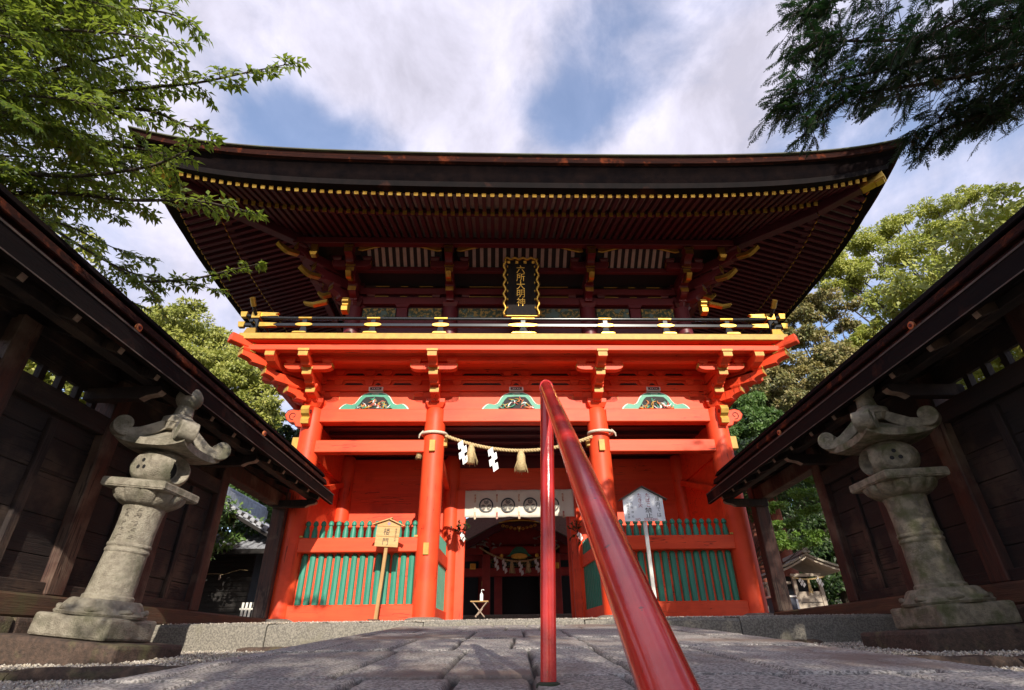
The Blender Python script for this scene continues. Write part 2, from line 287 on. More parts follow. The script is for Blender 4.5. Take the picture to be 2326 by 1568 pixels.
# ------------------------------------------------------------------ ground
def pathz(y): return -.37-.09+.0594*(y-1.75)
def platz(y): return -.37+.0368*y
def build_ground():
    # one sheet out to the horizon: falls away behind the camera (stairs), rises to wooded hills behind
    xs=np.concatenate([np.linspace(-300,-30,10),np.linspace(-28,28,57),np.linspace(30,300,10)])
    ys=np.concatenate([np.linspace(-300,-20,10),np.linspace(-18,9.05,40),np.linspace(9.5,40,40),np.linspace(45,400,12)])
    X,Y=np.meshgrid(xs,ys); Z=np.where(Y<1.0,np.maximum(-.62+(Y-1.0)*.62,-8.),np.where(Y<6.9,-.62,np.where(Y<9.9,-.62+(Y-6.9)*.16,-.04)))
    Z=Z+np.clip((Y-26)/60,0,1.5)*12*np.clip((np.abs(X-2)+6)/30,0,1)
    Z=np.where(Y>9.35,Z-.0,Z)
    V=np.stack([X,Y,Z],-1).reshape(-1,3); nx=len(xs); ny=len(ys)
    i,j=np.meshgrid(np.arange(nx-1),np.arange(ny-1)); a=(j*nx+i).ravel()
    o=arrays('ground',V,np.stack([a,a+1,a+nx+1,a+nx],1),SOIL); tag(o,kind='structure')
    # gravel beds, two levels each side
    for s,x0,x1 in ((-1,-4.3,-1.15),(1,1.3,4.5)):
        m=MB(); m.box(x0,x1,1.2,3.95,-.9,-.535); m.prism([(4.09,-.9),(6.65,-.9),(6.65,-.385),(4.09,-.475)],'x',x0,x1)
        tag(m.build('gravel_bed',GRAV),kind='structure')
    # pebbles
    o6=np.array([(1,0,0),(-1,0,0),(0,1,0),(0,-1,0),(0,0,1),(0,0,-1)],float)
    f8=np.array([(0,2,4),(2,1,4),(1,3,4),(3,0,4),(2,0,5),(1,2,5),(3,1,5),(0,3,5)])
    P=[]
    for (x0,x1,y0,y1,z,n) in ((-4.25,-1.2,1.3,3.9,-.535,13000),(-4.25,-1.2,4.1,6.6,-9,9000),(1.35,4.4,1.3,3.9,-.535,13000),(1.35,4.4,4.1,6.6,-9,9000),(-4.0,-1.2,6.8,9.8,None,5500),(1.4,4.2,6.8,9.8,None,5500),(-1.2,1.4,6.8,9.8,None,5000)):
        yy=rng.uniform(y0,y1,n); P.append(np.stack([rng.uniform(x0,x1,n),yy,(platz(yy) if z is None else -.475+(yy-4.09)*.0352 if z==-9 else z)+rng.uniform(-.002,.012,n)],1))
    P=np.concatenate(P); n=len(P); sc=rng.uniform(.007,.017,(n,1,1))*rng.uniform(.6,1.3,(n,1,3))*np.array([1,1,.75])
    A=rng.uniform(0,6.28,n); V=o6[None]*sc+rng.normal(0,.0015,(n,6,3)); ca,sa=np.cos(A)[:,None],np.sin(A)[:,None]
    V=np.stack([V[...,0]*ca-V[...,1]*sa,V[...,0]*sa+V[...,1]*ca,V[...,2]],-1)+P[:,None]
    Fc=(f8[None]+6*np.arange(n)[:,None,None]).reshape(-1,3)
    tag(arrays('gravel',V.reshape(-1,3),Fc,PEB),kind='stuff',label='pale pea gravel filling the beds beside the stone path')
    # paved path: one sheet of slabs with real joints and hewn faces
    xs=np.arange(-1.30,1.58,.014); ys=np.concatenate([np.arange(1.25,3.4,.012),np.arange(3.4,6.62,.02)])
    X,Y=np.meshgrid(xs,ys)
    wx=X+.018*(vnoise(X*3,Y*1.5,3)-.5)+.008*(vnoise(X*18,Y*9,13)-.5); wy=Y+.05*(vnoise(X*2,Y*2,5)-.5)+.02*(vnoise(X*20,Y*16,15)-.5)
    rows=[.8,1.91,3.07,4.05,5.10,6.05,7.2]; g=np.full(X.shape,9.); Hs=np.zeros(X.shape); Ti=np.zeros(X.shape)
    rr=random.Random(5)
    colsets=[[-1.9,-.95,-.49,-.21,.012,.29,.74,1.17,2.2],[-1.9,-1.17,-.57,-.27,.06,.36,.86,1.27,2.2],[-1.9,-1.0,-.66,-.33,-.02,.42,.80,1.25,2.2],[-1.9,-1.12,-.72,-.30,.05,.34,.92,1.3,2.2],[-1.9,-.9,-.50,-.12,.22,.60,1.0,2.2],[-1.9,-1.05,-.60,-.25,.1,.5,.95,2.2]]
    for i in range(len(rows)-1):
        inr=(wy>=rows[i])&(wy<rows[i+1]); dr=np.minimum(wy-rows[i],rows[i+1]-wy)
        cs=[c+(rr.uniform(-.03,.03) if 0<k<len(colsets[i%6])-1 else 0) for k,c in enumerate(colsets[i%6])]
        for k in range(len(cs)-1):
            inc=inr&(wx>=cs[k])&(wx<cs[k+1]); dc=np.minimum(wx-cs[k],cs[k+1]-wx)
            d=np.minimum(dr*.45,dc); g=np.where(inc,d,g); Hs=np.where(inc,rr.uniform(-.003,.003)+rr.uniform(-.003,.003)*(X-(cs[k]+cs[k+1])/2),Hs); Ti=np.where(inc,rr.uniform(0,1),Ti)
    gap=np.clip((g-.006)/.008,0,1); gap=gap*gap*(3-2*gap)
    Z=pathz(Y)+Hs*gap-.024*(1-gap)+.0025*(vnoise(X*5,Y*2,1)-.5)+.001*(vnoise(X*26,Y*26,2)-.5)+.0014*(vnoise(X*60,Y*60,8)-.5)
    edge=np.clip(np.minimum(X+1.30+.02*vnoise(Y*3,Y*0,4),1.57-X)/.05,0,1); Z=Z-(1-edge)**2*.25
    nx=len(xs); ny=len(ys); i,j=np.meshgrid(np.arange(nx-1),np.arange(ny-1)); a=(j*nx+i).ravel()
    o=arrays('stone_path',np.stack([X,Y,Z],-1).reshape(-1,3),np.stack([a,a+1,a+nx+1,a+nx],1),PAVE,smooth=True); tag(o,kind='structure')
    for nm,ar in (('joint',1-gap),('tint',Ti)):
        at=o.data.attributes.new(nm,'FLOAT','POINT'); at.data.foreach_set('value',ar.ravel().astype(np.float32))
    # stairs falling away behind the camera
    m=MB()
    for k in range(14): m.box(-1.9,2.1,1.24-.30*k-.30,1.24-.30*k,-.50-.19*(k+1)-.25,-.50-.19*(k+1)+.02)
    tag(m.build('stone_stairs',PAVE,bevel=.01),kind='structure')
    # gate platform
    m=MB(); m.box(-9,9,9.9,16,-.2,0.0); m.add([(-4.3,6.75,platz(6.75)),(4.5,6.75,platz(6.75)),(4.5,9.9,-.004),(-4.3,9.9,-.004)],[(0,1,2,3)])
    tag(m.build('gate_platform',GRAV),kind='structure')
    def stones(name,x0,x1,y0,y1,z0,z1,ln,mt,seed,tilt=0.):
        r=random.Random(seed); m=MB(); x=x0
        while x<x1-.05:
            e=min(x1,x+ln*r.uniform(.75,1.25)); 
            if x1-e<.3: e=x1
            dz=r.uniform(-.008,.008); dy=r.uniform(-.008,.008)
            n=10; prof=[(y0+.012,z0),(y0,z0+(z1-z0)*.5),(y0+.006,z1-.03),(y0+.035,z1),(y1-.02,z1+.003),(y1,z1-.02),(y1,z0)]
            rings=[]
            for k in range(n+1):
                xx=x+.006+(e-x-.012)*k/n; q=.006*math.sin(k*2.3+seed)+r.uniform(-.004,.004); en=.012 if k in (0,n) else 0
                rings.append([(xx,p+dy+q+(en if p<(y0+y1)/2 else -en),zz+dz+q*.6-(en if zz>z0+.01 else 0)) for p,zz in prof])
            m.sweep(rings); x=e
        return tag(m.build(name,mt,smooth='auto'),kind='structure')
    stones('gate_kerb',-4.12,4.35,6.60,6.86,-.47,platz(6.7)+.004,1.6,KERB,3)
    stones('low_kerb',-4.4,-1.28,3.93,4.13,-.60,-.465,1.35,KERBD,4); stones('low_kerb',1.5,4.6,3.93,4.13,-.60,-.465,1.6,KERBD,5)
    stones('middle_kerb',-2.92,-1.25,6.36,6.54,-.48,-.355,.8,KERBD,6); stones('middle_kerb',2.55,1.5+1.2,6.36,6.54,-.48,-.355,.8,KERBD,7)
    stones('middle_kerb',1.45,3.2,6.36,6.54,-.48,-.355,.8,KERBD,8)
build_ground()
# ------------------------------------------------------------------ the gate
G=empty('shrine_gate',(0.07,10.1,0),R(1.9),'two storey vermilion shrine gate with gilded balcony and wide dark bark roof','gate')
CX=(-4.03,-1.62,1.62,4.03)
def P(mb,name,m,bevel=.008,parent=None,**k): return mb.build(name,m,parent or G,bevel=bevel,**k)
def build_lower():
    ZT=3.79
    def column(x,y,r,z1,z0=0.):
        m=MB(); prof=[(r*1.0,z0),(r,z0+.6),(r,z1-.45),(r*.985,z1-.2),(r*.93,z1-.06),(r*.8,z1)]
        m.lathe(prof,(x,y),28); c=P(m,'column',RED,0,smooth='auto')
        return c
    for i,x in enumerate(CX):
        c=column(x,0,.205,ZT)
        b=MB().lathe([(.33,.0),(.33,.03),(.27,.055),(.24,.06)],(x,0),20)
        P(b,'base_stone',KERB,0,parent=c,smooth='auto')
        # gold square tenon plates
        if i in (1,2):
            t=MB(); t.box(x-.055+(.0),x+.055,-.262,-.19,2.86,3.08); P(t,'tenon_plate',YEL,.006,parent=c)
            t=MB(); sgn=1 if i==1 else -1; t.box(x-.05,x+.05,-.235,-.18,1.02,1.22) if i==1 else None
            if i==1: P(t,'tenon_plate',YEL,.006,parent=c)
            t=MB(); t.box(x+sgn*.19,x+sgn*.26,-.06,.06,3.02,3.17); P(t,'tenon_plate',YEL,.006,parent=c)
        else:
            sgn=-1 if i==0 else 1
            t=MB(); t.box(x+sgn*.18,x+sgn*.31,-.07,.07,2.95,3.20); P(t,'tenon_plate',YEL,.006,parent=c)
    MX=(-3.92,-1.43,1.57,3.97)
    for x in MX: column(x,2.50,.18,3.6)
    for x in (-4.03,-1.62,1.62,4.03): column(x,4.3,.2,ZT)
    def seg(i,y,z0,z1,d,name,m=REDH,ins=.16,**k):
        mm=MB(); mm.box(CX[i]+ins,CX[i+1]-ins,y-d/2,y+d/2,z0,z1); return P(mm,name,m,.012,**k)
    for i in range(3):
        seg(i,-.02,3.49,3.76,.24,'head_beam')
        seg(i,.03,3.76,4.17,.16,'frieze_board',ins=-.0 if False else .02)
    for i in (0,2):
        seg(i,-.04,2.88,3.12,.20,'tie_beam'); seg(i,-.02,1.09,1.33,.20,'fence_rail'); seg(i,-.02,.0,.26,.24,'ground_sill')
        m=MB(); m.box(CX[i]+.17,CX[i+1]-.17,.06,.085,.26,1.09); 
        for z in (.53,.82): m.box(CX[i]+.17,CX[i+1]-.17,.052,.06,z,z+.008)
        P(m,'backing_board',REDH,0)
        m=MB(); n=14; x0=CX[i]+.27; x1=CX[i+1]-.27
        for k in range(n):
            x=x0+(x1-x0)*(k+.0)/(n-1)
            w=.055; m.sweep([[(x-w,.052,z),(x-w*.75,.018,z),(x,.002,z),(x+w*.75,.018,z),(x+w,.052,z)] for z in (.262,1.05)]+[[(x-w*.55,.052,1.085),(x-w*.4,.03,1.085),(x,.022,1.085),(x+w*.4,.03,1.085),(x+w*.55,.052,1.085)]])
        P(m,'lower_pickets',GRN,0)
        m=MB()
        for k in range(n+1):
            x=x0-.02+(x1-x0+.04)*k/n
            m.lathe([(.052,1.332),(.05,1.45),(.036,1.50),(.028,1.545),(.045,1.558),(.047,1.575),(.044,1.60),(.03,1.625),(.006,1.64)],(x,.0),10)
        P(m,'upper_pickets',GRN,0,smooth='auto')
        for q in (CX[i]+.2,CX[i+1]-.2):
            m=MB(); m.box(q-.03,q+.03,-.13,-.121,1.335,1.365); P(m,'rail_fitting',YEL,0)
    # inner return fences along the passage
    for s in (-1,1):
        m=MB(); m.beam((s*1.60,.19,1.20),(s*1.50,2.33,1.20),.10,.24); P(m,'return_rail',REDH,.01); m=MB(); m.beam((s*1.60,.19,.13),(s*1.50,2.33,.13),.12,.26); P(m,'return_rail',REDH,.01)
        m=MB(); 
        for k in range(13):
            t=(k+.7)/13.4; x=s*(1.60-.10*t); y=.19+2.14*t
            m.beam((x,y,.262),(x,y,1.08),.095,.05,up=(1,0,0)); m.beam((x,y,1.322),(x,y,1.60),.085,.04,up=(1,0,0))
        P(m,'return_pickets',GRN,0)
    # inside walls, ceiling
    for a,b in ((-3.9,-1.42),(1.56,3.95)):
        m=MB(); m.box(a,b,2.52,2.58,.0,3.55)
        P(m,'wall_board',REDH,0)
        m=MB()
        for z in (.75,1.85,2.55,3.05): m.box(a+.03,b-.03,2.505,2.52,z,z+.11)
        P(m,'wall_batten',REDH,.004)
    for s in (-1,1):
        m=MB(); m.box(s*4.03-.03,s*4.03+.03,.18,4.2,0,3.79); P(m,'side_wall',REDH,0)
        m=MB(); m.box(s*3.985-.03,s*3.985+.03,.18,2.3,2.9,3.1); P(m,'side_tie',REDH,.006); m=MB(); m.beam((s*3.93,.2,2.2),(s*3.93,2.3,2.9),.08,.12)
        P(m,'side_brace',REDH,.006)
        m=MB(); m.box(s*1.52-.05,s*1.52+.05,.2,2.35,2.78,2.95); P(m,'cross_tie',REDH,.008)
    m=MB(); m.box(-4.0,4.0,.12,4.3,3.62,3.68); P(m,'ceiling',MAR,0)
    m=MB()
    for k in range(9): m.box(-3.95,3.95,.35+k*.45,.43+k*.45,3.55,3.62)
    P(m,'ceiling_joists',MAR,.004)
    # door frame of the passage
    m=MB(); m.box(-1.36,1.5,2.45,2.63,2.80,3.32); P(m,'lintel',REDH,.012)
    m=MB(); m.box(-1.36,1.5,2.48,2.61,3.32,3.62); P(m,'transom_board',MARB,0)
    for x0,x1 in ((-1.37,-1.095),(1.27,1.47)):
        m=MB(); m.box(x0,x1,2.39,2.57,.06,2.80); P(m,'door_jamb',RED,.01)
    m=MB(); m.box(-1.36,1.5,2.35,2.65,0,.08); P(m,'threshold',KERB,.01)
build_lower()
def masu(m,x,y,z,w=.10,h=.11): m.frus(x,y,z,z+h*.5,w*.74,w); m.box(x-w,x+w,y-w,y+w,z+h*.5,z+h)
def arm_poly(L0,h,e=.16):      # bracket arm seen from its side, rounded underneath at both ends
    pts=[(-L0,h),(-L0,h*.5)]
    for k in range(1,6): t=k/5*math.pi/2; pts.append((-L0+e*(1-math.cos(t)),h*.5*(1-math.sin(t))))
    pts+=[(-p,q) for p,q in reversed(pts)]
    return pts
class Bits:
    def __init__(s,T): s.T=T; s.l=[]
    def prism(s,*a): m=MB(); m.T=s.T; m.prism(*a); s.l.append(m)
def bracket(base,T,z0,rise,stp,red,cap,name='bracket_set',diag=False,latw=.46,tail=False):
    """three-stepped bracket cluster: local +x forward, +y sideways"""
    m=MB(); m.T=T; g=Bits(T)
    m.frus(0,0,z0,z0+.09,.14,.19); m.box(-.19,.19,-.19,.19,z0+.09,z0+.18)
    h=rise*.80; k_=1.414 if diag else 1.
    z=z0+.07
    for i in range(3):
        reach=(.47+stp*i)*k_; za=z0+.10+rise*i; w=.085
        poly=[(-.15,za),(-.15,za+h),(reach,za+h),(reach,za+h*.45)]
        for q in range(1,7): t=q/6*math.pi/2; poly.append((reach-.22*math.sin(t)**1.0*1.0,za+h*.45*(1-math.sin(t)) if False else za+h*.45*math.cos(t)))
        m.prism([(p,q) for p,q in poly],'y',-w,w)
        g.prism([(reach-.012,za+h*.52),(reach-.012,za+h+.002),(reach+.004,za+h+.002),(reach+.004,za+h*.52)],'y',-w-.003,w+.003)
        xb=(.12+stp*(i+1))*k_-.02
        if i<2 or True:
            bx=reach-.10*1.0; masu(m,bx,0,za+h+.001,.105,rise-h+.03)
            g.prism([(bx+.104,za+h+.02),(bx+.104,za+rise+.02),(bx+.110,za+rise+.02),(bx+.110,za+h+.02)],'y',-.107,.107) if i>0 else None
    if not diag:
        for i,(xo,zz,lw) in enumerate(((-.02,z0+.14,latw),(stp-.0,z0+.14+rise,0),(2*stp+.03,z0+.10+rise*2-.02,latw*.98))):
            if not lw: continue
            h2=rise*.62
            poly=arm_poly(lw,h2)
            m.prism([(p,zz+q) for p,q in poly],'x',xo-.07,xo+.07)
            for yy in (-lw+.10,lw-.10):
                m.frus(xo,yy,zz+h2,zz+h2+.05,.075,.10); m.box(xo-.10,xo+.10,yy-.10,yy+.10,zz+h2+.05,zz+h2+.10)
            for sg in (-1,1):
                g.prism([(xo-.072,zz+h2*.5),(xo-.072,zz+h2+.001),(xo+.072,zz+h2+.001),(xo+.072,zz+h2*.5)],'y',sg*lw-.004*sg,sg*lw+.004*sg)
    o=P(m,name,red,.006); 
    for q in g.l: P(q,'gilt_end',cap,0,parent=o)
    if tail:
        # gilded tail rafters with upturned tips
        for j,(x0,zt) in enumerate(((.50*k_,z0+.30+rise*.6),(.9*k_,z0+.30+rise*1.75))):
            if tail=='corner' or j==0:
                t=MB(); t.T=T; n=9; rings=[]; Ln=.75 if tail=='corner' else .42
                for q in range(n+1):
                    s=q/n; xx=x0+Ln*s; zc=zt-.16*s+(.20*max(0,s-.62)**1.5*3.2); th=.062*(1-.45*max(0,s-.7)/.3); ww=.06
                    rings.append([(xx,-ww,zc-th),(xx,ww,zc-th),(xx-.03*s,ww,zc+th*.8),(xx-.03*s,-ww,zc+th*.8)])
                t.sweep(rings[3 if tail=='corner' else 2:]); P(t,'gilded_tail_rafter',cap,.01,parent=o)
                t=MB(); t.T=T; t.sweep(rings[:4 if tail=='corner' else 3]); 
                P(t,'tail_rafter_root',red,0,parent=o)
    return o
def Tz(x,y,a): return Matrix.Translation((x,y,0))@Matrix.Rotation(a,4,'Z')
FW=-math.pi/2
Z0=3.79
for i,x in enumerate(CX):
    bracket(None,Tz(x,0,FW),Z0,.22,.345,RED,YEL)
for s,x in ((-1,CX[0]),(1,CX[3])):
    bracket(None,Tz(x,0,math.pi if s<0 else 0),Z0,.22,.345,RED,YEL)
    bracket(None,Tz(x,0,FW-s*-math.pi/4 if s>0 else FW-math.pi/4),Z0,.22,.345,RED,YEL,diag=True,name='corner_bracket')
    for yy in (1.95,4.3): bracket(None,Tz(x,yy,math.pi if s<0 else 0),Z0,.22,.345,RED,YEL)
    # extra outer cluster beside the corner
    m=MB(); m.T=Tz(x+s*.62,-.62,FW)
    for (r0,za) in ((.53,Z0+.54),):
        m.prism([(-.1,za),(-.1,za+.18),(r0,za+.18),(r0,za+.09),(r0-.1,za+.02),(r0-.25,za)],'y',-.085,.085); masu(m,r0-.1,0,za+.18,.105,.07)
    o=P(m,'bracket_arm',RED,.006); g=MB(); g.T=Tz(x+s*.62,-.62,FW); g.box(r0,r0+.006,-.088,.088,za+.10,za+.182); P(g,'gilt_end',YEL,0,parent=o)
def build_balcony():
    X,Yf,Yb=4.03,0,4.3
    # continuous beams of the bracket zone
    def ring(off,z0,z1,w,name,m,ext=0.,**k):
        mm=MB(); x=X+off; y0=-off; y1=Yb+off; e=ext
        mm.box(-x-e,x+e,y0-w/2,y0+w/2,z0,z1); mm.box(-x-e,x+e,y1-w/2,y1+w/2,z0,z1)
        mm.box(-x-w/2,-x+w/2,y0+w/2+.002,y1-w/2-.002,z0+.002,z1-.002); mm.box(x-w/2,x+w/2,y0+w/2+.002,y1-w/2-.002,z0+.002,z1-.002)
        return P(mm,name,m,.008,**k)
    ring(0,4.175,4.30,.20,'wall_plate',REDH)
    ring(0,4.42,4.52,.18,'wall_plate',REDH); ring(.0,4.30,4.72,.10,'bracket_zone_board',MARB if False else REDH)
    ring(.72,4.50,4.60,.12,'purlin',REDH); ring(1.08,4.545,4.655,.14,'eave_purlin',REDH,ext=.0)
    # sloping soffit boards between the purlins
    mm=MB()
    for (a,za,b,zb) in ((.05,4.66,.70,4.60),(.76,4.60,1.04,4.70)):
        for sx in (0,):
            mm.add([(-X-a,-a,za),(X+a,-a,za),(X+b,-b,zb),(-X-b,-b,zb)],[(0,1,2,3)])
            for s in (-1,1): mm.add([(s*(X+a),-a,za),(s*(X+a),Yb+a,za),(s*(X+b),Yb+b,zb),(s*(X+b),-b,zb)],[(0,1,2,3)])
    P(mm,'bracket_soffit',REDH,0)
    # relief of the wall between beams
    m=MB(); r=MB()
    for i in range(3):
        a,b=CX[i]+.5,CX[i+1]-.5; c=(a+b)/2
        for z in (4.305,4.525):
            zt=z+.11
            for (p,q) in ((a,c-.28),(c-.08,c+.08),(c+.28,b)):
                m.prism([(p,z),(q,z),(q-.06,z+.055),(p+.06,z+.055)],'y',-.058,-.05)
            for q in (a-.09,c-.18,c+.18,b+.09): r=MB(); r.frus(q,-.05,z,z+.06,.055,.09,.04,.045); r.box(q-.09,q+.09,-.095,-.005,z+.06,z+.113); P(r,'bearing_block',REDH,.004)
    P(m,'recess_shade',INK,0)  # dark plates on the board, painted shade for the hollows between beams
    # balcony floor with yellow end-grain edge
    m=MB(); m.box(-X-1.20,X+1.20,-1.20,.1,4.725,4.80); m.box(-X-1.20,-X-.1,.1,Yb+1.2,4.725,4.80); m.box(X+.1,X+1.20,.1,Yb+1.2,4.725,4.80); m.box(-X-.1,X+.1,Yb,Yb+1.2,4.725,4.80)
    o=P(m,'balcony_floor',REDH,0)
    m=MB(); e=X+1.23
    m.box(-e,e,-1.245,-1.20,4.73,4.855); m.box(-e,-e+.045,-1.20,Yb+1.2,4.731,4.854); m.box(e-.045,e,-1.20,Yb+1.2,4.731,4.854)
    P(m,'balcony_edge',YEL,.006)
    for s in (-1,1):   # diagonal corner beam that sticks out past the floor
        m=MB(); m.beam((s*(X+.2),-.2,4.58),(s*(X+1.33),-1.33,4.71),.17,.17); P(m,'corner_beam',RED,.012)
        g=MB(); g.beam((s*(X+.98),-.98,4.60),(s*(X+1.06),-1.06,4.62),.20,.19); P(g,'corner_block',YEL,.006)
    # railing
    y=-1.06; xr=X+1.06
    m=MB(); m.box(-xr-.12,xr+.12,y-.055,y+.055,4.858,4.93); m.box(-xr-.052,-xr+.052,y+.057,Yb+1,4.86,4.928); m.box(xr-.052,xr+.052,y+.057,Yb+1,4.86,4.928); base=P(m,'rail_sill',BLK,.006)
    m=MB(); m.box(-xr-.2,xr+.2,y-.035,y+.035,5.10,5.165); m.box(-xr-.034,-xr+.034,y-.2,Yb+1,5.09,5.155); m.box(xr-.034,xr+.034,y-.2,Yb+1,5.09,5.155); P(m,'middle_rail',BLK,.006)
    m=MB()
    xs=[-xr-.25,-xr,-xr+.6,0,xr-.6,xr,xr+.25]; zs=[5.36,5.31,5.292,5.285,5.292,5.31,5.36]
    m.tube([(a,y,b) for a,b in zip(xs,zs)],.036,10)
    for s in (-1,1): m.tube([(s*xr,Yb+1,5.31),(s*xr,y+.1,5.31),(s*xr,y-.12,5.34),(s*xr,y-.34,5.50)],.036,10)
    P(m,'top_rail',BLK,0,smooth='auto')
    for px in (-4.15,-2.82,-1.5,0.12,1.75,2.95,4.2):
        m=MB(); m.frus(px,y,4.93,5.10,.085 if abs(px)>.5 else .1,.045,.05,.03); m.box(px-.045,px+.045,y-.03,y+.03,5.165,5.25); p=P(m,'baluster',BLK,.003)
        w=.17 if abs(px)>.5 else .30
        g=MB(); g.prism([(px+w*math.copysign(abs(math.cos(t))**.7,math.cos(t)),5.132+.042*math.sin(t)) for t in np.linspace(0,2*math.pi,20,endpoint=False)],'y',y-.047,y-.034); P(g,'gilt_plate',GOLD,.004,parent=p)
        g=MB(); g.prism([(px-w*.85,4.855),(px+w*.85,4.855),(px+w*.7,4.885),(px+w*.5,4.893),(px-w*.5,4.893),(px-w*.7,4.885)],'y',y-.195,y-.05); P(g,'gilt_foot',GOLD,.004,parent=p)
        g=MB(); g.tube([(px-w*.75,y-.002,5.291),(px+w*.75,y-.002,5.291)],.0375,12); P(g,'gilt_sleeve',GOLD,0,parent=p,smooth='auto')
    for s in (-1,1):
        p=MB(); p.box(s*xr-.06,s*xr+.06,y-.06,y+.06,4.86,5.39); p=P(p,'corner_post',BLK,.008)
        g=MB(); g.box(s*xr-.085,s*xr+.085,y-.085,y+.085,5.25,5.39); g.frus(s*xr,y,5.39,5.41,.085,.06); P(g,'gilt_cap',GOLD,.006,parent=p)
        g=MB(); g.frus(s*xr,y-.1,4.86,5.0,.12,.085,.06,.03); P(g,'gilt_foot',GOLD,.006,parent=p)
        for (z,w) in ((5.36,.05),(5.13,.045)):
            g=MB(); g.frus(s*(xr+.26),y,z-.06,z+.06,.05,.07,.04,.05); P(g,'rail_end_cap',GOLD,.006,parent=p)
            g=MB(); g.prism([(s*(xr-.42),z-.035),(s*(xr-.08),z-.05),(s*(xr-.08),z+.05),(s*(xr-.42),z+.035),(s*(xr-.34),z)],'y',y-.045,y+.03); P(g,'gilt_plate',GOLD,.003,parent=p)
        g=MB(); g.tube([(s*xr,y-.24,5.42),(s*xr,y-.37,5.525)],.05,12); P(g,'rail_end_cap',GOLD,0,parent=p,smooth='auto')
build_balcony()
def build_frog():
    for bi,cx in enumerate(((CX[0]+CX[1])/2-.02,-.0,(CX[2]+CX[3])/2+.0)):
        half=[(0,.395),(.16,.39),(.24,.365),(.30,.335),(.36,.28),(.41,.20),(.46,.14),(.53,.115),(.60,.125),(.66,.135),(.72,.11),(.78,.06),(.82,.0)]
        out=[(-a,b) for a,b in reversed(half)]+half[1:]
        m=MB(); m.prism([(cx+a*.86,3.762+b*.97) for a,b in out][::-1],'y',-.085,-.05); o=P(m,'frog_leg_strut',WHT,.004)
        m=MB(); m.prism([(cx+a*.82,3.761+b*.92) for a,b in out][::-1],'y',-.105,-.085); P(m,'green_arch',GRN2,.004,parent=o)
        inn=[(-.45,.0),(-.36,.10),(-.29,.20),(-.22,.26),(0,.275),(.22,.26),(.29,.20),(.36,.10),(.45,.0)]
        m=MB(); m.prism([(cx+a*.82,3.766+b) for a,b in inn][::-1],'y',-.108,-.100); P(m,'opening',INK,0,parent=o)
        # carved flowers and birds: relief of leaf-like lumps in several colours
        rr=random.Random(bi+40); sets=[(GRN2,(.10,.34,.28)),(PAPER,None),(mat('carving_orange_%d'%bi,(.60,.22,.08)),None),(mat('carving_pink_%d'%bi,(.58,.14,.10)),None),(YEL,None),(mat('carving_blue_green_%d'%bi,(.12,.28,.25)),None)]
        for k,(mt,_) in enumerate(sets):
            m=MB()
            for q in range(7 if bi!=1 else 5):
                t=rr.uniform(-1,1); hh=.24*(1-abs(t)**1.6); x=cx+t*.33; z=3.775+rr.uniform(.0,max(.02,hh-.02)); a=rr.uniform(0,3.14); Ln=rr.uniform(.035,.085); wd=rr.uniform(.009,.02); bend=rr.uniform(-.05,.05)
                pts=[]
                for e in range(9):
                    u=(e/8-.5)*2; pts.append((x+math.cos(a)*Ln*u-math.sin(a)*bend*u*u,-.118-.012*rr.random(),z+math.sin(a)*Ln*u+math.cos(a)*bend*u*u))
                pts=[(p[0],p[1],max(p[2],3.775)) for p in pts]
                m.tube(pts,[wd*max(.2,(1-((e/8-.5)*2)**2)) for e in range(9)],6)
            P(m,'carving',mt,0,parent=o,smooth=True)
        # small block above
        m=MB(); m.box(cx-.145,cx+.145,-.125,-.02,4.165,4.25); P(m,'bearing_block',WHT,.006,parent=o)
        m=MB(); m.box(cx-.115,cx+.115,-.131,-.1252,4.18,4.235); P(m,'block_inlay',MARB,0,parent=o)
        m=MB()
        for q in (-.06,-.025,.025,.06): m.box(cx+q-.01,cx+q+.01,-.134,-.1312,4.20,4.216)
        P(m,'block_ornament',WHT,0,parent=o)
        m=MB()
        for q in (-2,-1,0,1,2):
            x=cx+q*.028; m.tube([(x-.014,-.108,4.10),(x,-.108,4.075),(x+.014,-.108,4.10)],.0035,5); m.tube([(x-.014,-.108,4.10),(x,-.108,4.125),(x+.014,-.108,4.10)],.0035,5)
        P(m,'fret_ornament',WHT,0,parent=o)
    # carved nosings at the outer columns: cloud scroll outwards, gilded nosing forwards
    for s in (-1,1):
        x=s*4.03
        pts=[(.15,3.40),(.30,3.42),(.34,3.50),(.42,3.50),(.50,3.56),(.55,3.66),(.50,3.75),(.40,3.78),(.30,3.76),(.22,3.80),(.12,3.82)]
        m=MB(); m.prism([(x+s*a,b) for a,b in pts],'y',-.08,.08); o=P(m,'carved_nosing',RED,.02,seg=2)
        m=MB()
        sp=[(x+s*(.38+.085*(1-t*.7)*math.cos(4.5+t*6.5)),-.082,3.64+.085*(1-t*.7)*math.sin(4.5+t*6.5)) for t in np.linspace(0,1,22)]
        m.tube(sp,.009,5)
        pl=[(x+s*a,-.082,b) for a,b in pts]; m.tube(pl,.007,5); P(m,'scroll_outline',INK,0,parent=o)
        pts=[(-.18,3.36),(-.34,3.38),(-.36,3.46),(-.32,3.52),(-.40,3.56),(-.44,3.64),(-.40,3.72),(-.30,3.78),(-.18,3.78)]
        m=MB(); m.prism(pts,'x',x+s*.04-.075,x+s*.04+.075); o=P(m,'carved_nosing',RED,.01)
        m=MB(); m.prism([(a-.012,b) for a,b in pts[1:7]]+[(a+.01,b) for a,b in reversed(pts[1:7])],'x',x+s*.04-.077,x+s*.04+.077); P(m,'gilt_face',YEL,.004,parent=o)
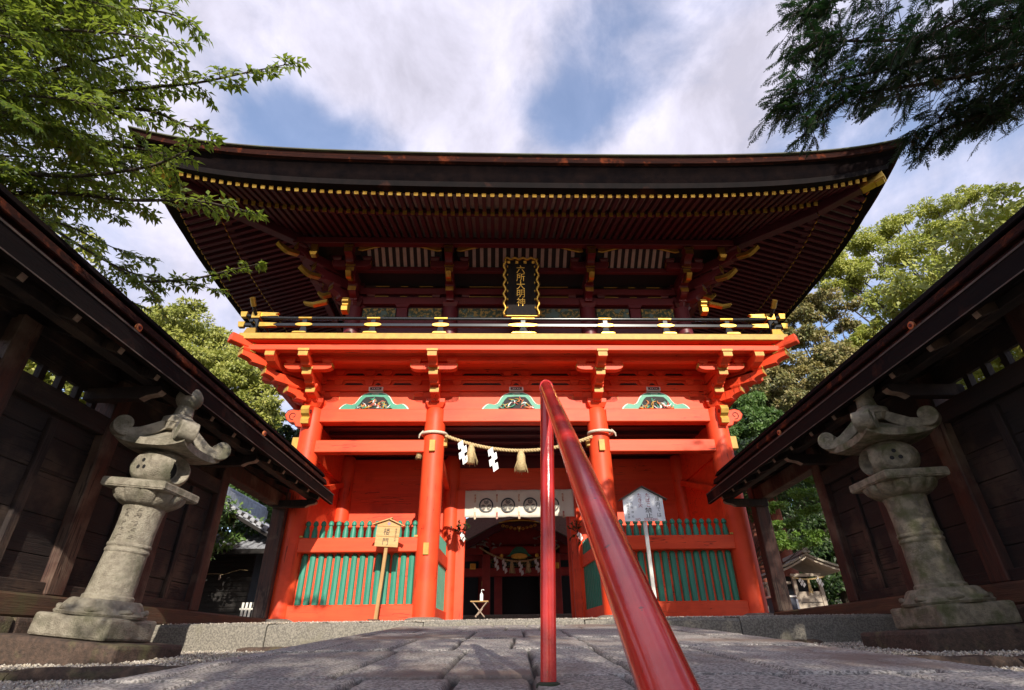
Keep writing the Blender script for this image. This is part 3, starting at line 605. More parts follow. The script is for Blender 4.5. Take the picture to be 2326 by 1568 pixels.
        m=MB(); m.tube([(x+s*.04-s*.078,-.32+.05*(1-t*.7)*math.cos(3+t*6),3.64+.05*(1-t*.7)*math.sin(3+t*6)) for t in np.linspace(0,1,16)],.008,5); P(m,'scroll_outline',INK,0,parent=o)
build_frog()
# ------------------------------------------------------------------ upper storey
UX=(-3.66,-1.47,1.71,3.90); UY=.35; UZ=6.42
def build_upper():
    for x in UX:
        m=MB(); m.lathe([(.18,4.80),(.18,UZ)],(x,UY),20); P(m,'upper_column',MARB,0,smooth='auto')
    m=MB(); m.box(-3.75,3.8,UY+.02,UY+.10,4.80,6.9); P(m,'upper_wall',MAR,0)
    for s,x in ((-1,-3.75),(1,3.8)):
        m=MB(); m.box(x-.05,x+.05,UY,4.0,4.80,7.4); P(m,'upper_side_wall',MAR,0)
    for i in range(3):
        a,b=UX[i]+.18,UX[i+1]-.18; c=(a+b)/2
        m=MB(); m.box(a,b,UY-.10,UY+.02,5.98,6.16); P(m,'upper_tie_beam',MARB,.008)
        for (p,q) in ((a+.02,c-.15),(c+.15,b-.02)):
            m=MB(); m.box(p,q,UY-.06,UY+.018,6.16,6.42); P(m,'painted_frieze',FRIEZ,0)
        m=MB(); m.box(c-.12,c+.12,UY-.09,UY+.02,6.16,6.42); m.frus(c,UY-.06,6.42,6.5,.12,.17,.06,.06); P(m,'short_strut',MARB,.006)
        m=MB(); m.box(a-.1,b+.1,UY-.12,UY+.02,6.50,6.68); m.box(a-.1,b+.1,UY-.10,UY+.02,6.80,6.96); P(m,'upper_wall_plate',MARB,.006)
        m=MB()
        for z in (6.70,6.98):
            for (p,q) in ((a+.25,c-.35),(c-.08,c+.08),(c+.35,b-.25)): m.box(p,q,UY-.085,UY-.07,z+.03,z+.042)
        P(m,'gilt_lines',YEL,0)
        # dark shelf
        m=MB(); m.box(a-.1,b+.1,UY-.52,UY-.0,7.10,7.13); P(m,'dark_shelf',INK,0)
        m=MB(); m.box(a-.1,b+.1,UY-.60,UY-.50,7.08,7.20); P(m,'upper_purlin',MARB,.006)
        # ribbed coving: black board with pale ribs
        m=MB(); m.add([(a,UY-.56,7.22),(b,UY-.56,7.22),(b,UY-.92,7.50),(a,UY-.92,7.50)],[(0,1,2,3)]); P(m,'coving_board',INK,0)
        m=MB(); n=max(10,int((b-a-.3)/.165)); 
        for k in range(n):
            x=a+.2+(b-a-.4)*k/(n-1); m.beam((x,UY-.575,7.22),(x,UY-.925,7.49),.075,.03)
        P(m,'coving_ribs',PLST,0)
        for sg,x in ((1,a+.28),(-1,b-.28)):
            m=MB(); m.prism([(x-sg*.30,7.36),(x-sg*.20,7.34),(x+sg*.24,7.47),(x+sg*.24,7.56),(x-sg*.0,7.53),(x-sg*.27,7.46)],'y',UY-.99,UY-.95); P(m,'gilt_arm_tip',GOLD,.01)
    m=MB(); m.box(-4.9,4.95,UY-1.14,UY-.98,7.44,7.60); m.box(-4.92,-4.76,UY-.98,4.9,7.442,7.598); m.box(4.80,4.96,UY-.98,4.9,7.442,7.598); P(m,'main_eave_purlin',MARB,.01)
    m=MB(); m.box(-4.3,4.35,UY-.50,UY-.46,7.2,7.6); m.box(-4.3,-4.26,UY-.5,4.5,6.9,7.6); m.box(4.31,4.35,UY-.5,4.5,6.9,7.6); P(m,'eave_blocking',MAR,0)
    for i,x in enumerate(UX):
        bracket(None,Tz(x,UY,FW),UZ,.285,.33,MARB,GOLDU,tail='front',latw=.44,name='upper_bracket_set')
    for s,x in ((-1,UX[0]),(1,UX[3])):
        bracket(None,Tz(x,UY,math.pi if s<0 else 0),UZ,.285,.33,MARB,GOLDU,tail='front',name='upper_bracket_set')
        bracket(None,Tz(x,UY,-math.pi/4 if s>0 else -3*math.pi/4),UZ,.285,.33,MARB,GOLDU,diag=True,tail='corner',name='upper_corner_bracket')
        # gilded curl on the top bearing block outside the corner
        g=MB(); g.T=Tz(x+s*.75,UY-.75,FW); g.box(.30,.36,-.08,.08,7.20,7.42); g.frus(.30,0,7.12,7.20,.06,.09); P(g,'gilt_block',GOLD,.008)
        g=MB(); g.prism([(x+s*a,b) for a,b in ((.5,6.32),(.8,6.24),(1.02,6.30),(1.03,6.36),(.82,6.33),(.5,6.42))],'y',UY-.45,UY-.33); P(g,'gilt_nosing',GOLD,.015)
    for x in UX[1:3]:
        pass
    for s,x in ((-1,UX[0]),(1,UX[3])):
        g=MB(); g.prism([(-.55,5.70),(-.70,5.72),(-.72,5.82),(-.68,5.89),(-.74,5.95),(-.70,6.04),(-.54,6.06)],'x',x+.10-.07,x+.10+.07); P(g,'gilt_nosing',GOLD,.01)
build_upper()
# ------------------------------------------------------------------ the great roof
RX=.15; HX,Y0R,Y1R=7.46,-3.13,7.40; YC=(Y0R+Y1R)/2; HY=(Y1R-Y0R)/2
def lift(s,h,a=.62): # rise of the eave towards its corners; s = distance from the middle, h = half length
    t=abs(s)/h; return a*(.22*t*t+.78*t**5)
def eave_ring(off,z,nx=40,a=.62):
    """closed loop of points round the roof at inset off"""
    hx,hy=HX-off,HY-off; pts=[]
    for k in range(nx): x=-hx+2*hx*k/nx; pts.append((x+RX,YC-hy,z+lift(x,hx,a)))
    for k in range(nx): y=-hy+2*hy*k/nx; pts.append((hx+RX,YC+y,z+lift(y,hy,a)))
    for k in range(nx): x=hx-2*hx*k/nx; pts.append((x+RX,YC+hy,z+lift(x,hx,a)))
    for k in range(nx): y=hy-2*hy*k/nx; pts.append((-hx+RX,YC+y,z+lift(y,hy,a)))
    return pts
def strip(name,rings,m,cap=False):
    mb=MB(); n=len(rings[0]); mb.add([p for r in rings for p in r],[(i*n+j,(i+1)*n+j,(i+1)*n+(j+1)%n,i*n+(j+1)%n) for i in range(len(rings)-1) for j in range(n)])
    return P(mb,name,m,0,smooth='auto')
def build_roof():
    nx=48
    strip('roof_edge_cap',[eave_ring(.10,7.66),eave_ring(-.02,7.62),eave_ring(-.02,7.595),eave_ring(.04,7.595)],COPP)
    strip('bark_edge',[eave_ring(.03,7.596),eave_ring(.06,7.47),eave_ring(.14,7.45)],ROOFB)
    strip('bark_edge_lower',[eave_ring(.12,7.45),eave_ring(.22,7.37),eave_ring(.24,7.30),eave_ring(.30,7.20),eave_ring(.34,7.19)],ROOFD)
    strip('eave_board',[eave_ring(.30,7.20),eave_ring(.33,7.10),eave_ring(.52,7.10),eave_ring(.53,7.15)],FASC)
    # upper roof surface (hip part, then gable) out of bark
    rings=[eave_ring(.10,7.66)]
    for d,z,a in ((1.2,7.95,.5),(2.4,8.45,.35),(3.6,9.25,.18),(4.6,10.2,.05),(5.15,10.9,0)):
        rings.append(eave_ring(d,z,a=a))
    mb=MB(); n=len(rings[0]); mb.add([p for r in rings for p in r],[(i*n+j,i*n+(j+1)%n,(i+1)*n+(j+1)%n,(i+1)*n+j) for i in range(len(rings)-1) for j in range(n)]+[tuple((len(rings)-1)*n+j for j in range(n))])
    P(mb,'bark_roof',COPP,0,smooth=True)
    mb=MB(); mb.box(-2.9,2.9,YC-.25,YC+.25,10.8,11.3); P(mb,'roof_ridge',ROOFD,.03)
    # soffit boards behind the rafters
    strip('soffit_board',[eave_ring(.50,7.165,a=.60),eave_ring(1.30,7.42,a=.42)],PLST)
    strip('soffit_board',[eave_ring(1.20,7.36,a=.42),eave_ring(2.6,7.83,a=.10)],PLST)
    strip('rafter_purlin',[eave_ring(1.20,7.37,a=.42),eave_ring(1.20,7.25,a=.42),eave_ring(1.30,7.25,a=.42),eave_ring(1.30,7.37,a=.42)],MAR)
    # flying rafters and base rafters: front ones one by one with a gilded end
    def rz(off,s,h,z0,z1,a0,a1,d0,d1):
        t=(off-d0)/(d1-d0); return z0+(z1-z0)*t+lift(s,h,a0+(a1-a0)*t)
    sp=.160; protos={}
    rest={}
    for kind,d0,d1,za,zb,a0,a1,w,hh in (('flying_rafter',.50,1.22,7.095,7.335,.60,.42,.074,.110),('base_rafter',1.16,2.55,7.235,7.70,.42,.10,.076,.11)):
        n=int((HX-d0)/sp)
        for side in (0,1,2,3):
            hx=(HX if side in(0,2) else HY)
            kk=int((hx-d0-.12)/sp); mbr=MB(); mbg=MB()
            for k in range(-kk,kk+1):
                s=k*sp; da=d0; db=min(d1,hx-abs(s)-.02) if abs(s)>hx-d1 else d1
                if db-da<.06: continue
                def pt(d):
                    z=rz(d,s*(1+0*d),hx-d*1.,za,zb,a0,a1,d0,d1)
                    if side==0: return (s+RX,Y0R+d,z)
                    if side==2: return (s+RX,Y1R-d,z)
                    if side==1: return (RX+HX-d,YC+s,z)
                    return (RX-HX+d,YC+s,z)
                p0,p1=Vector(pt(da)),Vector(pt(db)); dr=(p0-p1).normalized()
                if side==0:
                    mb=MB(); mb.beam(p0,p1,w,hh); o=P(mb,kind,MAR,0); g=MB(); g.beam(p0+dr*.006,p0-dr*.012,w+.005,hh+.005); P(g,'gilt_end',GOLD,0,parent=o)
                else:
                    mbr.beam(p0,p1,w,hh); mbg.beam(p0+dr*.006,p0-dr*.012,w+.005,hh+.005)
            if side: 
                o=P(mbr,kind,MAR,0); tag(o,kind='stuff'); P(mbg,'gilt_end',GOLD,0,parent=o)
    # hip rafters with gilded noses
    for s in (-1,1):
        for (sy,yy) in ((1,Y0R),(-1,Y1R)):
            c=Vector((RX+s*(HX-.42),yy+sy*.42,7.09+.55)); b=Vector((RX+s*(HX-2.6),yy+sy*2.6,7.62)); mdl=Vector((RX+s*(HX-1.3),yy+sy*1.3,7.27+.25))
            m=MB(); m.beam(b,mdl,.20,.24); m.beam(mdl,c,.19,.22); o=P(m,'hip_rafter',MAR,.01)
            d=(c-mdl).normalized()
            g=MB(); g.beam(c-d*.42,c+d*.02,.215,.245); g.beam(c-d*.30+Vector((0,0,.14)),c+d*.03+Vector((0,0,.16)),.19,.07); g.beam(c-d*.16-Vector((0,0,.135)),c-Vector((0,0,.13)),.17,.03); P(g,'gilt_nose',GOLD,.012,parent=o)
build_roof()
# name plaque
def build_plaque():
    T=Matrix.Translation((.13,-.52,6.44))@Matrix.Rotation(R(14),4,'X')
    w,h=.325,.64
    m=MB(); m.T=T; m.box(-w,w,-.03,.03,-h,h); o=P(m,'name_plaque',PLQ,.01)
    m=MB(); m.T=T
    for s in (-1,1):
        pts=[]; 
        for k in range(45):
            t=k/44; pts.append((s*(w+.035+.022*math.sin(t*6*2*math.pi)),-.05,-h-.02+t*(2*h+.04)))
        m.tube(pts,.03,6)
    m.tube([((-w-.03)+(2*w+.06)*k/40,-.05,h+.02+.018*math.sin(k/40*4*2*math.pi)) for k in range(41)],.03,6)
    m.tube([((-w-.06)+(2*w+.12)*k/10,-.05,-h-.03) for k in range(11)],.025,6)
    P(m,'gilt_frame',GOLDU,0,parent=o,smooth=True)
    g=MB(); g.T=T
    for s in (-1,1):
        for k in range(6): g=MB(); g.T=T; g.lathe([(.006,-.5+k*.19),(.014,-.485+k*.19),(.014,-.455+k*.19),(.006,-.44+k*.19)],(s*(w-.03),-.035),8); P(g,'gilt_stud',GOLDU,0,parent=o)
    for k in range(4): g=MB(); g.T=T; g.box(-.27+k*.18-.03,-.27+k*.18+.03,-.05,-.03,h-.09,h-.03); P(g,'gilt_stud',GOLDU,0,parent=o)
    t=MB(); t.T=T; text(t,[(c,-.01,.42-.19*i,.20,1.) for i,c in enumerate('六所大明神')],-.0335)
    P(t,'gilt_lettering',GOLDU,0,parent=o)
build_plaque()
# ------------------------------------------------------------------ roofed side walls
def corridor(s,label):
    CXX=.10
    root=empty('roofed_wall',(CXX+s*4.27,6.,-.1),0,label,'wall')
    inv=Matrix.Translation(-Vector(root.location))
    A=4.27
    def mk(): m=MB(); m.T=inv@Matrix.Translation((CXX,0,0))@Matrix.Scale(s,4,(1,0,0)); return m
    def B(m,name,mt,bevel=.008,parent=None,**k): return m.build(name,mt,parent or root,bevel=bevel,**k)
    YA,YB=1.7,9.86; zb=.06
    r=random.Random(11+s)
    y=YA
    while y<YB-.1:
        e=min(YB,y+r.uniform(.5,.9)); m=mk(); m.box(A-.20+r.uniform(-.02,.02),A+.2,y+.006,e-.006,-.60,-.12); B(m,'foundation_stone',KERBD,.03,seg=2); y=e
    m=mk(); m.box(A-.15,A+.15,YA,YB,-.12,zb); B(m,'sill',SILL,.02)
    posts=[2.5,3.85,5.15,6.30+.0,7.55-.06,9.76]
    for i,p in enumerate(posts):
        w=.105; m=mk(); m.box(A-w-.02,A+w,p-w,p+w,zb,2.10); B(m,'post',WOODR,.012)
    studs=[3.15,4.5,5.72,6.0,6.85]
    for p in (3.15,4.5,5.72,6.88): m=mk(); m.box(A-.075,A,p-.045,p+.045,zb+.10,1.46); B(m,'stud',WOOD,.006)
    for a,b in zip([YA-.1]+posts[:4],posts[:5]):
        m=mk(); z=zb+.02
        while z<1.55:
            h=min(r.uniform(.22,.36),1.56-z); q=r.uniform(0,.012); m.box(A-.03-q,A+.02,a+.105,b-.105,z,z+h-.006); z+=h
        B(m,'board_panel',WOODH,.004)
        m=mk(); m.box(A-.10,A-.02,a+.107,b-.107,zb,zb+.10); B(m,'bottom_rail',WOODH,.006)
        m=mk(); m.box(A-.115,A+.10,a+.107,b-.107,1.50,1.68); B(m,'middle_beam',WOODH,.008)
    # lattice of small openings above the middle beam, boards higher up
    m=mk(); y=2.0
    while y<4.98:
        m.box(A-.03,A+.03,y-.03,y+.03,1.68,1.85); y+=.222
    B(m,'lattice_bars',WOOD,0)
    m=mk(); m.box(A-.02,A+.02,YA,5.05,1.848,2.42); m.box(A-.02,A+.02,5.26,7.4,1.68,2.42); B(m,'upper_boards',WOODH,0)
    m=mk(); m.box(A-.06,A+.06,YA,YB,2.06,2.24); B(m,'top_plate',WOODH,.01)
    # window bay near the gate
    m=mk(); m.box(A-.10,A+.09,posts[4]+.106,posts[5]-.106,1.80,2.02); B(m,'lintel',WOODR,.01)
    m=mk(); m.box(A-.05,A+.05,posts[4]+.106,posts[5]-.106,2.03,2.06); B(m,'board_above_lintel',WOODH,0)
    # eave
    mk0=mk; dzr=-.085 if s>0 else 0.
    def mk(): m=mk0(); m.T=m.T@Matrix.Translation((0,0,dzr)); return m
    E0=3.36
    y=1.9; tips=[]
    while y<9.6:
        m=mk(); m.beam((E0+.09,y,1.885),(A+.02,y,2.20),.055,.075); o=B(m,'rafter',WOOD,.004)
        g=mk(); g.beam((E0+.085,y,1.883),(E0+.078,y,1.880),.05,.07); B(g,'white_tip',TIP,0,parent=o)
        y+=.526
    m=mk(); m.add([(E0+.03,YA,1.945),(E0+.03,9.62,1.945),(A+.05,9.62,2.27),(A+.05,YA,2.27)],[(0,1,2,3)]); m.add([(E0+.03,YA,1.97),(E0+.03,9.62,1.97),(A+.05,9.62,2.295),(A+.05,YA,2.295)],[(3,2,1,0)]); B(m,'soffit_board',WOODH,0)
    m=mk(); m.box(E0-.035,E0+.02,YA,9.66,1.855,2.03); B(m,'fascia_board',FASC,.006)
    m=mk(); m.box(E0-.042,E0-.036,YA,9.66,1.857,1.866); m.box(E0-.042,E0-.036,YA,9.66,2.015,2.03); B(m,'fascia_edge',EDGE,0)
    m=mk(); m.box(E0+.25,E0+.36,YA,9.60,1.90,1.98); B(m,'eave_purlin',WOODH,.008)
    # nosed bracket arms under the eave
    for y in (2.5,5.15-.35,7.0,9.45):
        m=mk(); pts=[(E0+.17,1.845),(E0+.20,1.82),(E0+.30,1.80),(E0+.36,1.765),(A,1.76),(A,1.88),(E0+.18,1.895)]
        m.prism(pts,'y',y-.05,y+.05); o=B(m,'bracket_arm',WOOD,.006)
        g=mk(); g.prism([(E0+.165,1.845),(E0+.195,1.816),(E0+.30,1.796),(E0+.36,1.762),(E0+.36,1.772),(E0+.30,1.806),(E0+.20,1.826),(E0+.17,1.855)],'y',y-.04,y+.04); B(g,'white_nose',TIP,0,parent=o)
    # bark roof in layers
    def layer(pts,name,mt,y1): m=mk(); m.prism(pts,'y',YA-.05,y1); return B(m,name,mt,.01)
    layer([(E0+.0,2.034),(E0+.03,2.10),(E0+.10,2.11),(E0+.3,2.12),(E0+.3,2.036)],'roof_batten',ROOFB,9.55)
    layer([(E0-.005,2.112),(E0+.02,2.20),(E0+.10,2.22),(E0+.3,2.22),(E0+.3,2.122)],'bark_layer',ROOFB,9.32)
    layer([(E0+.01,2.223),(E0+.05,2.29),(E0+.09,2.325),(A,2.78),(A+.45,2.56),(A+.48,2.42),(A+.3,2.42),(E0+.7,2.36),(E0+.4,2.224)],'bark_roof',ROOFD,9.22)
    layer([(A-.14,2.72),(A-.14,2.83),(A+.14,2.83),(A+.14,2.72)],'ridge_cap',ROOFD,9.25)
    for y in (3.95,6.6):
        m=mk(); m.tube([(E0-.02,y,2.07),(E0-.045,y,2.068)],.035,16); m2=B(m,'copper_boss',mat('copper_boss_%d_%d'%(s,int(y)),(.62,.20,.08),rough=.4,metal=.4),.004)
        g=mk(); g.tube([(E0-.043,y,2.068),(E0-.05,y,2.068)],.016,12); B(g,'boss_centre',MAR,0,parent=m2)
    # gable edge towards the gate
    m=mk(); m.prism([(E0+.05,2.02),(A,2.45),(A,2.33),(E0+.05,1.93)],'y',9.50,9.56); B(m,'verge_board',WOODH,.004)
corridor(-1,'dark weathered roofed wall at the left of the gate, with patches of red on its eave')
corridor(1,'dark weathered roofed wall at the right of the gate, framing the little wayside shrine')
# ------------------------------------------------------------------ stone lanterns
def lantern(loc,tilt,label,mt,mt2):
    root=empty('stone_lantern',loc,0,label,'stone lantern','stone lanterns beside the path'); root.rotation_euler=(0,R(tilt),0)
    def B(m,name,mm=mt,bevel=.01,**k): return m.build(name,mm,k.pop('parent',root),bevel=bevel,**k)
    m=MB(); m.box(-.55,.52,-.44,.5,-.135,.066); B(m,'lower_slab',KERBD,.03,seg=2)
    m=MB(); m.box(-.315,.315,-.315,.315,.07,.235); B(m,'plinth',mt2,.022,seg=2)
    # lotus foot
    m=MB(); n=64
    def pet(t,z): return 1+.05*abs(math.cos(4*t+.4))*(1 if z<.31 else .3)
    m.lathe([(.315,.236),(.325,.255),(.30,.285),(.285,.30),(.28,.325),(.262,.35),(.245,.36)],(0,0),n,pet); B(m,'lotus_foot',mt,0,smooth='auto')
    for k in range(8):
        a=k*math.pi/4+.4; q=MB(); q.T=Matrix.Rotation(a,4,'Z')@Matrix.Translation((.27,0,.275))
        q.tube([(-.02,-.075,-.02),(.03,-.05,.0),(.05,0,.012),(.03,.05,.0),(-.02,.075,-.02)],[.012,.02,.024,.02,.012],8)
        B(q,'carved_petal',mt,0,smooth=True)
    m=MB()
    prof=[(.245,.36),(.245,.385),(.236,.392),(.232,.40),(.222,.60),(.214,.745),(.222,.752),(.226,.765),(.222,.778),(.214,.785),(.214,.795),(.223,.802),(.226,.815),(.222,.826),(.213,.832),(.208,.95),(.214,1.10),(.226,1.165),(.20,1.17)]
    prof=[(a*(.80 if b<.4 else .78),b if b<.4 else .4+(b-.4)*.955) for a,b in prof]; m.lathe(prof,(0,0),40); sh=B(m,'shaft',mt,0,smooth='auto')
    # engraved columns of characters, worn and unreadable: short chisel strokes
    rr=random.Random(int(loc[0]*10)); m=MB()
    for (az,z0,z1) in ((-1.15,.83,1.12),(-1.75,.83,1.12),(-1.45,.46,.70)) :
        a0=az
        z=z1
        while z>z0:
            for q in range(5):
                da=rr.uniform(-.13,.13); dz=rr.uniform(0,.04); ln=rr.uniform(.012,.035); hor=rr.random()<.5
                rad=(.2145+.007*(z>1.05)+ .008*(z<.6))*.78
                p=[]
                for e in (-1,0,1):
                    aa=a0+da+(e*ln/.21*.5 if hor else e*.02); zz=z-dz+(0 if hor else e*ln*.5); p.append((rad*math.cos(aa),rad*math.sin(aa),zz))
                m.tube(p,.0032,4)
            z-=.062
    B(m,'engraving',ENGR,0,parent=sh)
    m=MB(); 
    def pet2(t,z): return 1+.11*(abs(math.cos(6*t))**.5-.5)*(1 if z>1.16 else .3)
    m.lathe([(.16,1.125),(.20,1.135),(.24,1.16),(.265,1.19),(.283,1.225),(.287,1.245)],(0,0),144,pet2); B(m,'lotus_bracket',mt,0,smooth='auto')
    m=MB(); m.frus(0,0,1.246,1.258,.28,.295); m.box(-.295,.295,-.295,.295,1.258,1.322); m.frus(0,0,1.322,1.332,.295,.27); B(m,'platform',mt,.008)
    # fire box: squashed ball with four round recesses
    bc=1.483; rx,rz=.25,.185; nU,nV=120,60; V=[];Fc=[]
    wins=[(-math.pi/2-.30,0),(0-.15,0),(math.pi/2-.3,0),(math.pi-.15,0)]
    for j in range(nV+1):
        ph=-math.pi/2+math.pi*j/nV
        for i in range(nU):
            th=2*math.pi*i/nU; d=Vector((math.cos(ph)*math.cos(th),math.cos(ph)*math.sin(th),math.sin(ph)))
            p=Vector((d.x*rx,d.y*rx,d.z*rz)); pz=max(-.155,min(.155,p.z)); p.z=pz
            for k,(a,_) in enumerate(wins):
                ax=Vector((math.cos(a),math.sin(a),0)); al=p.dot(ax); off=(p-ax*al).length
                if al>0 and off<.112:
                    dep=(.018 if k in (0,2) else .12); t=min(1,(.112-off)/.010); p=p-ax*(max(0,al-(rx-.028-dep))*t)
            V.append((p.x,p.y,p.z+bc))
    for j in range(nV):
        for i in range(nU): Fc.append((j*nU+i,j*nU+(i+1)%nU,(j+1)*nU+(i+1)%nU,(j+1)*nU+i))
    m=MB(); m.add(V,Fc); bx=B(m,'fire_box',mt,0,smooth='auto')
    for k in (0,2):
        a=wins[k][0]; T=Matrix.Rotation(a,4,'Z')
        m=MB(); m.T=T
        for (yy,zz) in ((0,.038),(-.036,-.025),(.036,-.025)): m.tube([(.19,yy,bc+zz),(rx-.044,yy,bc+zz)],.019,14)
        B(m,'star_holes',INK,0,parent=bx)
    m=MB(); m.T=Matrix.Rotation(wins[1][0],4,'Z'); m.tube([(.07,0,bc),(.103,0,bc)],.08,24); B(m,'round_window',INK,0,parent=bx)
    # roof with scrolled corners
    n=25; V=[];Fc=[]; hw=.315
    def top(sx,ty):
        mm=max(abs(sx),abs(ty)); return 1.70+.20*(1-mm)**1.35+.05*(abs(sx*ty))**3
    def bot(sx,ty):
        mm=max(abs(sx),abs(ty)); return 1.636+.05*(abs(sx*ty))**3
    for lay in (0,1):
        for j in range(n):
            for i in range(n):
                sx=-1+2*i/(n-1); ty=-1+2*j/(n-1); k=1+.06*(abs(sx*ty))**2
                V.append((sx*hw*k,ty*hw*k,top(sx,ty) if lay==0 else bot(sx,ty)))
    for j in range(n-1):
        for i in range(n-1):
            a=j*n+i; Fc.append((a,a+1,a+n+1,a+n)); b=a+n*n; Fc.append((b,b+n,b+n+1,b+1))
    ed=[i for i in range(n)]+[j*n+n-1 for j in range(1,n)]+[(n-1)*n+i for i in range(n-2,-1,-1)]+[j*n for j in range(n-2,0,-1)]
    for q in range(len(ed)):
        a,b=ed[q],ed[(q+1)%len(ed)]; Fc.append((b,a,a+n*n,b+n*n))
    m=MB(); m.add(V,Fc); rf=B(m,'roof',mt,0,smooth='auto')
    for k in range(4):
        a=math.pi/4+k*math.pi/2; T=Matrix.Rotation(a,4,'Z'); D=hw*1.38
        m=MB(); m.T=T; pts=[]
        c=(D+.0,1.80)
        rings=[]; nn=26
        for q in range(nn+1):     # thick scroll: spiral band extruded sideways
            t=q/nn; ang=-math.pi*.62+t*math.pi*2.1; rad=.073*(1-.55*t)
            rings.append((c[0]+rad*math.cos(ang),c[1]+rad*math.sin(ang),.036*(1-.45*t)))
        path=[(.12,1.90,.045),(.20,1.83,.05),(.29,1.765,.05)]+rings
        rr_=[]
        for q,(x,z,th) in enumerate(path):
            x0,z0,_=path[max(0,q-1)]; x1,z1,_=path[min(len(path)-1,q+1)]; dx,dz=x1-x0,z1-z0; l=math.hypot(dx,dz); nxn,nzn=-dz/l,dx/l
            w=.078 if q>3 else .06+.007*q
            rr_.append([(x+nxn*th,-w,z+nzn*th),(x+nxn*th,w,z+nzn*th),(x-nxn*th,w,z-nzn*th),(x-nxn*th,-w,z-nzn*th)])
        m.sweep(rr_); m.tube([(c[0],-.072,c[1]),(c[0],.072,c[1])],.055,20); B(m,'corner_scroll',mt,.010,parent=rf,smooth='auto')
        m=MB(); m.T=T
        for yy in (-.025,.025): m.tube([(x+.002,yy,z-.0) for (x,z) in ((.12,1.945),(.20,1.88),(.29,1.815))],.006,5)
        B(m,'hip_groove',KERBD,0,parent=rf)
    m=MB()
    for z0,z1,w0,w1 in ((1.86,1.92,.135,.155),(1.92,1.985,.155,.15),(1.985,2.03,.13,.085),(2.03,2.13,.085,.072)): m.lathe([(w0*1.05,z0),(w1*1.05,z1)],(0,0),8 if z1<1.97 else 24)
    B(m,'neck',mt,.006,parent=root,smooth='auto')
    m=MB(); m.lathe([(a*.97,2.12+(b-2.06)*1.5) for a,b in [(.075,2.06),(.10,2.075),(.122,2.10),(.128,2.125),(.118,2.155),(.085,2.185),(.045,2.205),(.022,2.225),(.005,2.25)]],(0,0),28); B(m,'jewel_finial',mt,0,smooth='auto')
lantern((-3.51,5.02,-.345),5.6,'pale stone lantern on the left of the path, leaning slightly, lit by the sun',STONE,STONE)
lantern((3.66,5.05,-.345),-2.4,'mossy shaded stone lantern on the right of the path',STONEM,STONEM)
# ------------------------------------------------------------------ handrail
def handrail():
    root=empty('handrail',(.085,1.70,-.465),0,'glossy red painted tube handrail standing on the path in the foreground','handrail')
    r=.0222; top=Vector((.118-.085,0,.43+.465-.02)); dn=Vector((.112-.085,.475-1.70,-.398+.465)); d=(dn-top).normalized(); far=top+d*3.6
    def mk(): return MB()
    # post and sloping rail meet in a mitre
    up=Vector((0,0,1)); n=28
    bis=(up*-1-d).normalized() if False else (up-d).normalized()
    def ringat(c,ax,cut=None):
        a=Vector((1,0,0)); a=(a-ax*a.dot(ax)).normalized(); b=ax.cross(a); out=[]
        for j in range(n):
            t=2*math.pi*j/n; p=c+a*math.cos(t)*r+b*math.sin(t)*r
            if cut is not None: p=p+ax*(-(p-c).dot(cut)/ax.dot(cut))
            out.append(p)
        return out
    cut=(up+d).normalized()    # normal of the mitre plane between the up axis and the rail axis
    m=mk(); m.sweep([ringat(Vector((0,0,0)),up),ringat(Vector((top.x*.5,0,.4)),up),ringat(top,up,cut)]); m.build('post',RAILM,root,smooth='auto')
    m=mk(); m.sweep([ringat(top,d,cut)]+[ringat(top+d*k*.3,d) for k in range(1,13)]); m.build('rail',RAILM,root,smooth='auto')
    m=mk(); ring=ringat(top,up,cut); m.tube([p+(p-top)*.01 for p in ring+ring[:1]],.0024,6,cap=False); m.build('weld_bead',RAILM,root,smooth=True)
    m=mk(); m.lathe([(.034,-.004),(.032,.006),(.024,.010)],(0,0),20); m.build('base_collar',GAP,root,smooth='auto')
    q=top+d*3.2; m=mk(); m.tube([q,(q.x,q.y,q.z-.86)],r,20); m.build('post',RAILM,root,smooth='auto')
handrail()
# ------------------------------------------------------------------ signs
def sign_left():
    root=empty('wooden_sign',(-2.20,9.42,.0),0,'small wooden roofed notice board on a post in front of the left green fence','sign'); root.rotation_euler=(0,R(3.2),0)
    B=lambda m,n,mt,bv=.003,p=None,**k: m.build(n,mt,p or root,bevel=bv,**k)
    m=MB(); m.box(-.028,.028,-.02,.02,0,1.45); B(m,'post',SIGNP)
    m=MB(); m.box(-.12,.07,-.04,.03,0,.02); B(m,'foot_plate',mat('rusty_plate',(.12,.05,.03)))
    m=MB()
    w=.195
    for z0,z1 in ((1.09,1.249),(1.253,1.411)): m.box(-w,w,-.047,-.022,z0,z1)
    m.prism([(-w,1.415),(w,1.415),(w,1.44),(0,1.53),(-w,1.44)],'y',-.047,-.022); bd=B(m,'board',SIGNW)
    m=MB(); m.beam((.05,-.04,1.555),(-.27,-.04,1.435),.10,.016); B(m,'roof_strip',SIGNW,.002)
    m=MB(); m.beam((.0,-.04,1.535),(.27,-.04,1.43),.10,.016); B(m,'roof_strip',SIGNW,.002)
    t=MB(); text(t,[('楼',-.02,1.33,.125,.9),('門',-.02,1.17,.125,.9)],-.0495); B(t,'large_lettering',SBLK,0,bd)
    t=MB(); text(t,[(c,.135,1.372-.036*i,.035,.95) for i,c in enumerate('国指定文化財')],-.0495); B(t,'small_lettering',SBLK,0,bd)
    t=MB(); t.tube([(0.0+.022*math.cos(a),-.049,1.46+.022*math.sin(a)) for a in np.linspace(0,6.28,13)],.004,4,cap=False); t.box(-.004,.004,-.051,-.0475,1.44,1.48); t.box(-.02,.02,-.051,-.0475,1.456,1.464); B(t,'printed_emblem',PURP,0,bd)
sign_left()
